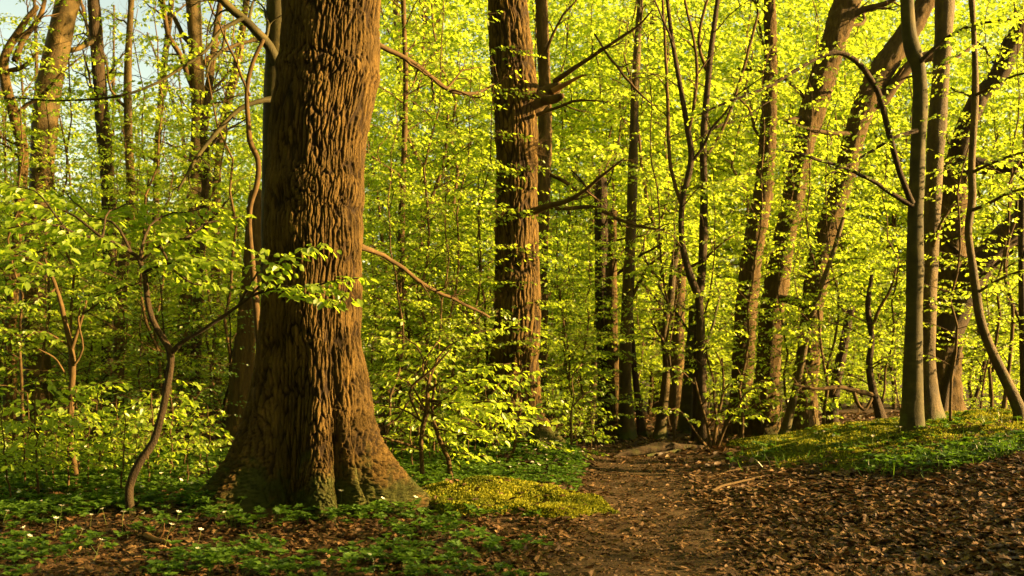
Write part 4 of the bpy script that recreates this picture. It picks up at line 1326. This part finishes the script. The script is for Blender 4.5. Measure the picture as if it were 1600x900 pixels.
mz = MB()
for (x0, x1, y0, y1, fn, amp, nx, ny) in [(2.2, 9.5, 10.4, 17.2, bank_moss, 1.5, 460, 430), (-2.0, 1.2, 8.6, 10.5, left_moss, 1.45, 340, 220)]:
    xs = np.linspace(x0, x1, nx)
    ysm = np.linspace(y0, y1, ny)
    Xm, Ym = np.meshgrid(xs, ysm)
    cov = fn(Xm, Ym)
    H = moss_h(Xm, Ym) * amp * cov - .07 * (1 - cov)
    Zm = ground(Xm, Ym) + H
    ii = np.arange(Xm.size).reshape(Xm.shape)
    q = np.stack([ii[:-1, :-1], ii[:-1, 1:], ii[1:, 1:], ii[1:, :-1]], -1).reshape(-1, 4)
    keep = (cov.ravel()[q] > .12).any(1)
    mz.add(np.stack([Xm, Ym, Zm], -1).reshape(-1, 3), q[keep], None, .5, 1)
    nf = 110000 if nx > 300 else 60000
    x = x0 + (x1 - x0) * rng.random(nf)
    y = y0 + (y1 - y0) * rng.random(nf)
    cv = fn(x, y)
    k = (cv > .25) & (rng.random(nf) < cv + .2) & (np.abs(x) < .56 * y)
    x, y, cv = x[k], y[k], cv[k]
    z = ground(x, y) + moss_h(x, y) * amp * cv - .07 * (1 - cv)
    n = len(x)
    Dm = np.concatenate([.75 * rng.standard_normal((n, 2)), np.ones((n, 1))], 1)
    Um = rng.standard_normal((n, 3))
    leaves(mz, np.stack([x, y, z - .004], -1), Dm, Um, .018 + .022 * rng.random(n), LEAF_FAR, np.clip(.5 + .35 * fbm(xyz(x, y, 3), 2, 101) + .25 * rng.standard_normal(n), 0, 1), 0)
o = obj('moss', mz, [M['moss'], M['mossbed']], None, True)
o['kind'] = 'stuff'
o['label'] = 'soft green moss cushions on the bank and beside the massive oak'

# anemone leaves: plants with three cut leaves on a stalk
rng = np.random.default_rng(110)
hb = MB()
x, y = scatter(22000, -60, 1680, 6.2, 15.5, rng, lambda x, y: herb_zone(x, y) * (.45 + .55 * patch(x, y, 2.2, 131, -.35, .25)) * (1 - .93 * sstep(.35, .9, left_moss(x, y))) * oak_gap(x, y) * (1 - on_path(x, y)))
n = len(x)
h = (.05 + .09 * rng.random(n)) * np.where(y > 10, 1.15, 1)
root = np.stack([x, y, ground(x, y)], -1)
topp = root + np.stack([.03 * rng.standard_normal(n), .03 * rng.standard_normal(n), h], -1)
sticks(hb, root, topp, .0016, .0012, .3, 0)
az = rng.random(n) * 6.283
for j in range(3):
    for m_ in (-.75, -.25, .25, .75):
        a = az + j * 2.094 + m_ * .85
        D = np.stack([np.cos(a), np.sin(a), .12 + .22 * rng.standard_normal(n)], -1)
        U = np.concatenate([.3 * rng.standard_normal((n, 2)), np.ones((n, 1))], 1)
        leaves(hb, topp, D, U, (.040 + .035 * rng.random(n)) * (1.1 - .35 * abs(m_)), LEAF_FAR, np.clip(.5 + .3 * rng.standard_normal(n), 0, 1), 0)
# a few blades
x, y = scatter(9000, 1150, 1680, 9.2, 15, rng, lambda x, y: np.maximum(herb_zone(x, y), .3 * bank_moss(x, y)))
n = len(x)
D = np.concatenate([.5 * rng.standard_normal((n, 2)), np.ones((n, 1))], 1)
tplb = _tpl([[0, -.02, 0], [0, .02, 0], [.6, .018, .05], [1, 0, .2], [.6, -.018, .05]], [[0, 1, 2, 4]], [[4, 2, 3]])
leaves(hb, np.stack([x, y, ground(x, y)], -1), D, rng.standard_normal((n, 3)), .08 + .12 * rng.random(n), tplb, None, 0)
o = obj('ground_cover', hb, M['herb'], None, False)
o['kind'] = 'stuff'
o['label'] = 'low carpet of green wood anemone leaves along the path and the bank'

# white anemone flowers
fm, fs = MB(), MB()
tp = _tpl([[0, 0, 0], [.4, .2, .1], [.8, .2, .12], [1, 0, .08], [.8, -.2, .12], [.4, -.2, .1]], [[0, 1, 2, 3], [0, 3, 4, 5]], [])
a = np.arange(6) * math.pi / 3
leaves(fm, np.zeros((6, 3)) + [0, 0, .15], np.stack([np.cos(a), np.sin(a), np.full(6, .35)], -1), np.tile([0, 0, 1.0], (6, 1)), .021, tp, np.full(6, .3))
a = np.arange(5) * math.pi / 2.5
leaves(fm, np.zeros((5, 3)) + [0, 0, .153], np.stack([np.cos(a), np.sin(a), np.full(5, 1.0)], -1), np.tile([0.3, .1, 1.0], (5, 1)), .007, LEAF_FAR, np.ones(5))
tube(fs, np.array([[0, 0, 0], [.004, 0, .05], [.006, .002, .1], [0, 0, .15]]), .0016, 4)
f0 = thing('anemone_flower', 'x', 'flower', (0, 0, 0))
obj('petals', fm, M['petal'], f0, False)
obj('stalk', fs, M['stem'], f0)
rng = np.random.default_rng(121)
spots = [(4, 803), (31, 841), (54, 832), (82, 822), (118, 833), (143, 856), (168, 800), (192, 816), (241, 806), (257, 832), (305, 862), (355, 807), (530, 778), (581, 783), (637, 786), (304, 836), (90, 806), (140, 808), (268, 812)]
zone = {'left': ('small white anemone flower in the green carpet left of the massive oak', 'white anemones left of the oak'),
        'mid': ('small white anemone flower on the green patch right of the second oak', 'white anemones by the second oak'),
        'bank': ('small white anemone flower on the mossy bank', 'white anemones on the bank'),
        'oak': ('small white anemone flower at the foot of the massive oak', 'white anemones at the oak foot')}
for (px, py) in spots:
    d = CZ * F / (py - HZ)
    for _ in range(4):
        x = (px - 800) * d / F
        d = (CZ - gz(x, d) - .13) * F / (py - HZ)
    spots_z = 'oak' if px > 400 else 'left'
    if px < 400 and d > 12:
        continue
    lab, grp = zone[spots_z]
    o = dup(f0, ((px - 800) * d / F, d, gz((px - 800) * d / F, d)), rng.random() * 6, .9 + .5 * rng.random(), lab, grp)
    o.rotation_euler = (.5 * rng.random(), .4 * rng.standard_normal() * .5, rng.random() * 6)
for (px0, px1, d0, d1, nn, zk) in [(-10, 330, 8.9, 11.5, 34, 'left'), (760, 930, 11.8, 15, 40, 'mid'), (1280, 1420, 11.6, 14.2, 14, 'bank')]:
    for i in range(nn):
        d = d0 + (d1 - d0) * rng.random()
        px = px0 + (px1 - px0) * rng.random()
        x = (px - 800) * d / F
        lab, grp = zone[zk]
        o = dup(f0, (x, d, gz(x, d) + (.05 if zk == 'bank' else 0)), 0, .9 + .5 * rng.random(), lab, grp)
        o.rotation_euler = (.6 * rng.random(), .3 * rng.standard_normal(), rng.random() * 6)
for c in list(f0.children):
    bpy.data.objects.remove(c)
bpy.data.objects.remove(f0)

# ------------------------------------------------------------------ fallen wood
mb = MB()
rows = [(958, 728, 3), (970, 722, 8), (985, 714, 11), (1003, 708, 13), (1025, 703, 13), (1045, 701, 12), (1062, 704, 10), (1088, 701, 7), (1104, 698, 3)]
C, R = px_branch(rows, 14.6, 15.3, 50)
C[:, 2] = ground(C[:, 0], C[:, 1]) + R * .8 + .05 * np.sin(np.linspace(0, 3.1, len(R)))
tube(mb, C, R, 16, disp=lambda th, s, r: .018 * fbm(np.stack([np.cos(th) * .3, np.sin(th) * .3, s], -1) * 5, 3, 8))
lg = thing('fallen_log', 'curved mossy log lying across the end of the path', 'log', C[0])
world_part('trunk', mb, M['darkwood'], lg)
mb = MB()
C, R = px_branch([(1010, 722, 4), (1025, 712, 6), (1045, 708, 6), (1062, 706, 5)], 14.5, 15, 20)
C[:, 2] = np.maximum(C[:, 2], ground(C[:, 0], C[:, 1]) + .03)
tube(mb, C, R, 8)
world_part('branch', mb, M['darkwood'], lg)


def ground_stick(label, p0, p1, w, seed, mt='darkwood', lift=.03, bend=.1):
    def at(px, py):
        d = 10.0
        for _ in range(30):
            d = .5 * d + .5 * (CZ - gz((px - 800) * d / F, d)) * F / (py - HZ)
        return np.array([(px - 800) * d / F, d])
    rng = np.random.default_rng(seed)
    a, b = at(*p0), at(*p1)
    n = 24
    t = np.linspace(0, 1, n)[:, None]
    xy = a + (b - a) * t + bend * np.array([[-(b - a)[1], (b - a)[0]]]) * np.sin(t * 5 + seed) * .15
    z = ground(xy[:, 0], xy[:, 1]) + lift + .015 * rng.standard_normal() * np.sin(t[:, 0] * 6)
    C = np.concatenate([xy, z[:, None]], 1)
    mb = MB()
    R = np.linspace(w, w * .45, n)
    tube(mb, C, R, 7)
    ramify(mb, None, C, R, rng, 3, .25, 1, 0, .1, 4, .4)
    th_ = thing('fallen_branch', label, 'branch', C[0])
    world_part('stick', mb, M['twig' if mt == 'darkwood' else mt], th_)


ground_stick('long thin dark branch lying on the leaf-covered slope', (1112, 772), (1235, 728), .016, 3)
ground_stick('short bare orange stick at the foot of the crooked sapling', (228, 842), (266, 858), .028, 5, 'cutwood', .03, 0)
ground_stick('dark broken stick in the leaves before the massive oak', (388, 842), (412, 856), .03, 6)
ground_stick('bent brown stick on the leaves at the right of the path', (1075, 752), (1160, 738), .012, 8)

# ------------------------------------------------------------------ unseen trees added beyond the right edge to shade the path
OFF_SHADE = [proto_beech('beech_tree', 'x', 'green', 'beech', cat='tree', H=6.4, spread=2.4, nb=64, leaf=.085, seed=500 + i, lo=.04, keep=1.0, gap=.11) for i in range(2)]
rng = np.random.default_rng(131)
for (x, y, s) in [(6.0, 4.4, .5), (7.2, 5.4, .55), (8.6, 3.4, .9), (9.4, 4.9, .8), (8.4, 1.2, .95), (9.0, -1.4, 1.0), (8.6, -4.0, 1.0), (9.4, -7.0, 1.0), (11.4, 3.6, 1.0), (11.5, 1.0, 1.05)]:
    px = 800 + x / y * F
    o = place(OFF_SHADE, px, y, s, 'unseen leafy beech added beyond the bank to shade the path', 'added shade beeches beyond the bank', rng)
for (x, y, s) in [(7.0, 6.6, .5), (8.4, 7.0, .62), (9.8, 6.4, .75), (8.0, 7.3, .5), (10.6, 8.0, .7), (11.5, 10.2, .6)]:  # sparse unseen beeches added to dapple the sun on oak and bank
    place(VEIL, 800 + x / y * F, y, s, 'unseen slim beech added beyond the bank to dapple the sunlight', 'added slim shade beeches beyond the bank', rng)

# ------------------------------------------------------------------ unseen leaf canopy added overhead to hold back sky light
rng = np.random.default_rng(141)
nc = 10000
yy = -24 + 50 * rng.random(nc)
xx = -26 + 31 * rng.random(nc)
zz = np.maximum(10.5, CZ + .40 * yy + 3.0) + 5 * rng.random(nc)
cen = np.stack([xx, yy, zz], -1)
nb_ = 15000                                      # unseen leaf clumps added behind and beside the viewer, blocking sky light
bx = -32 + 68 * rng.random(nb_)
by = -7 - 17 * rng.random(nb_)
left = rng.random(nb_) < .35
bx[left] = -14 - 16 * rng.random(left.sum())
by[left] = -20 + 34 * rng.random(left.sum())
cen = np.concatenate([cen, np.stack([bx, by, .6 + 13 * rng.random(nb_)], -1)])
nc = len(cen)
ci = np.repeat(np.arange(nc), 24)
off = rng.standard_normal((len(ci), 3)) * np.array([.6, .6, .15])
cp = MB()
D = unit(np.concatenate([rng.standard_normal((len(ci), 2)), -.4 + .4 * rng.standard_normal((len(ci), 1))], 1))
U = np.concatenate([.4 * rng.standard_normal((len(ci), 2)), np.ones((len(ci), 1))], 1)
leaves(cp, cen[ci] + off, D, U, .20 * (.7 + .6 * rng.random(len(ci))), LEAF_FAR)
o = obj('canopy', cp, M['fresh'], None, False)
o['kind'] = 'stuff'
o['label'] = 'unseen leafy canopy added overhead and round about to block sky light'

# ------------------------------------------------------------------ light, sky, camera
EL, AZ = math.radians(18), math.radians(-6)      # AZ: angle of the sun from +x towards -y
sd = np.array([math.cos(EL) * math.cos(AZ), math.cos(EL) * math.sin(AZ), math.sin(EL)])
ld = bpy.data.lights.new('sun', 'SUN')
ld.energy = 5.0
ld.angle = math.radians(.6)
ld.color = (1.0, .62, .22)
lo = bpy.data.objects.new('sun', ld)
COL.objects.link(lo)
from mathutils import Vector
lo.rotation_euler = Vector(-sd).to_track_quat('-Z', 'Y').to_euler()

w = bpy.data.worlds.new('World')
scene.world = w
w.use_nodes = True
nt = w.node_tree
nt.nodes.clear()
sky = nt.nodes.new('ShaderNodeTexSky')
sky.sky_type = 'NISHITA'
sky.sun_disc = False
sky.sun_elevation = EL
sky.sun_rotation = math.atan2(sd[0], sd[1])
bg = nt.nodes.new('ShaderNodeBackground')
bg.inputs[1].default_value = .05
wo = nt.nodes.new('ShaderNodeOutputWorld')
wb = nt.nodes.new('ShaderNodeMix')
wb.data_type = 'RGBA'
wb.blend_type = 'MULTIPLY'
wb.inputs[0].default_value = 1
wb.inputs[7].default_value = (1.25, .98, .60, 1)      # the photograph's warm white balance
nt.links.new(sky.outputs[0], wb.inputs[6])
nt.links.new(wb.outputs[2], bg.inputs[0])
nt.links.new(bg.outputs[0], wo.inputs[0])

cam = bpy.data.cameras.new('camera')
cam.sensor_width = 36
cam.lens = 36 * F / 1600
cam.shift_y = (HZ - 450) / 1600
cam.clip_end = 1500
cam.dof.use_dof = True
cam.dof.focus_distance = 10.0
cam.dof.aperture_fstop = 3.2
co = bpy.data.objects.new('camera', cam)
COL.objects.link(co)
co.location = (0, 0, CZ)
co.rotation_euler = (math.radians(90), 0, 0)
scene.camera = co

vs = scene.view_settings
vs.view_transform = 'Standard'
vs.look = 'None'
vs.exposure = 2.85
vs.gamma = 1
cy = scene.cycles
cy.max_bounces = 12
cy.diffuse_bounces = 9
cy.glossy_bounces = 2
cy.transmission_bounces = 9
cy.use_denoising = True
cy.use_adaptive_sampling = True
cy.adaptive_threshold = .02
cy.caustics_reflective = False
cy.caustics_refractive = False
cy.sample_clamp_indirect = 8
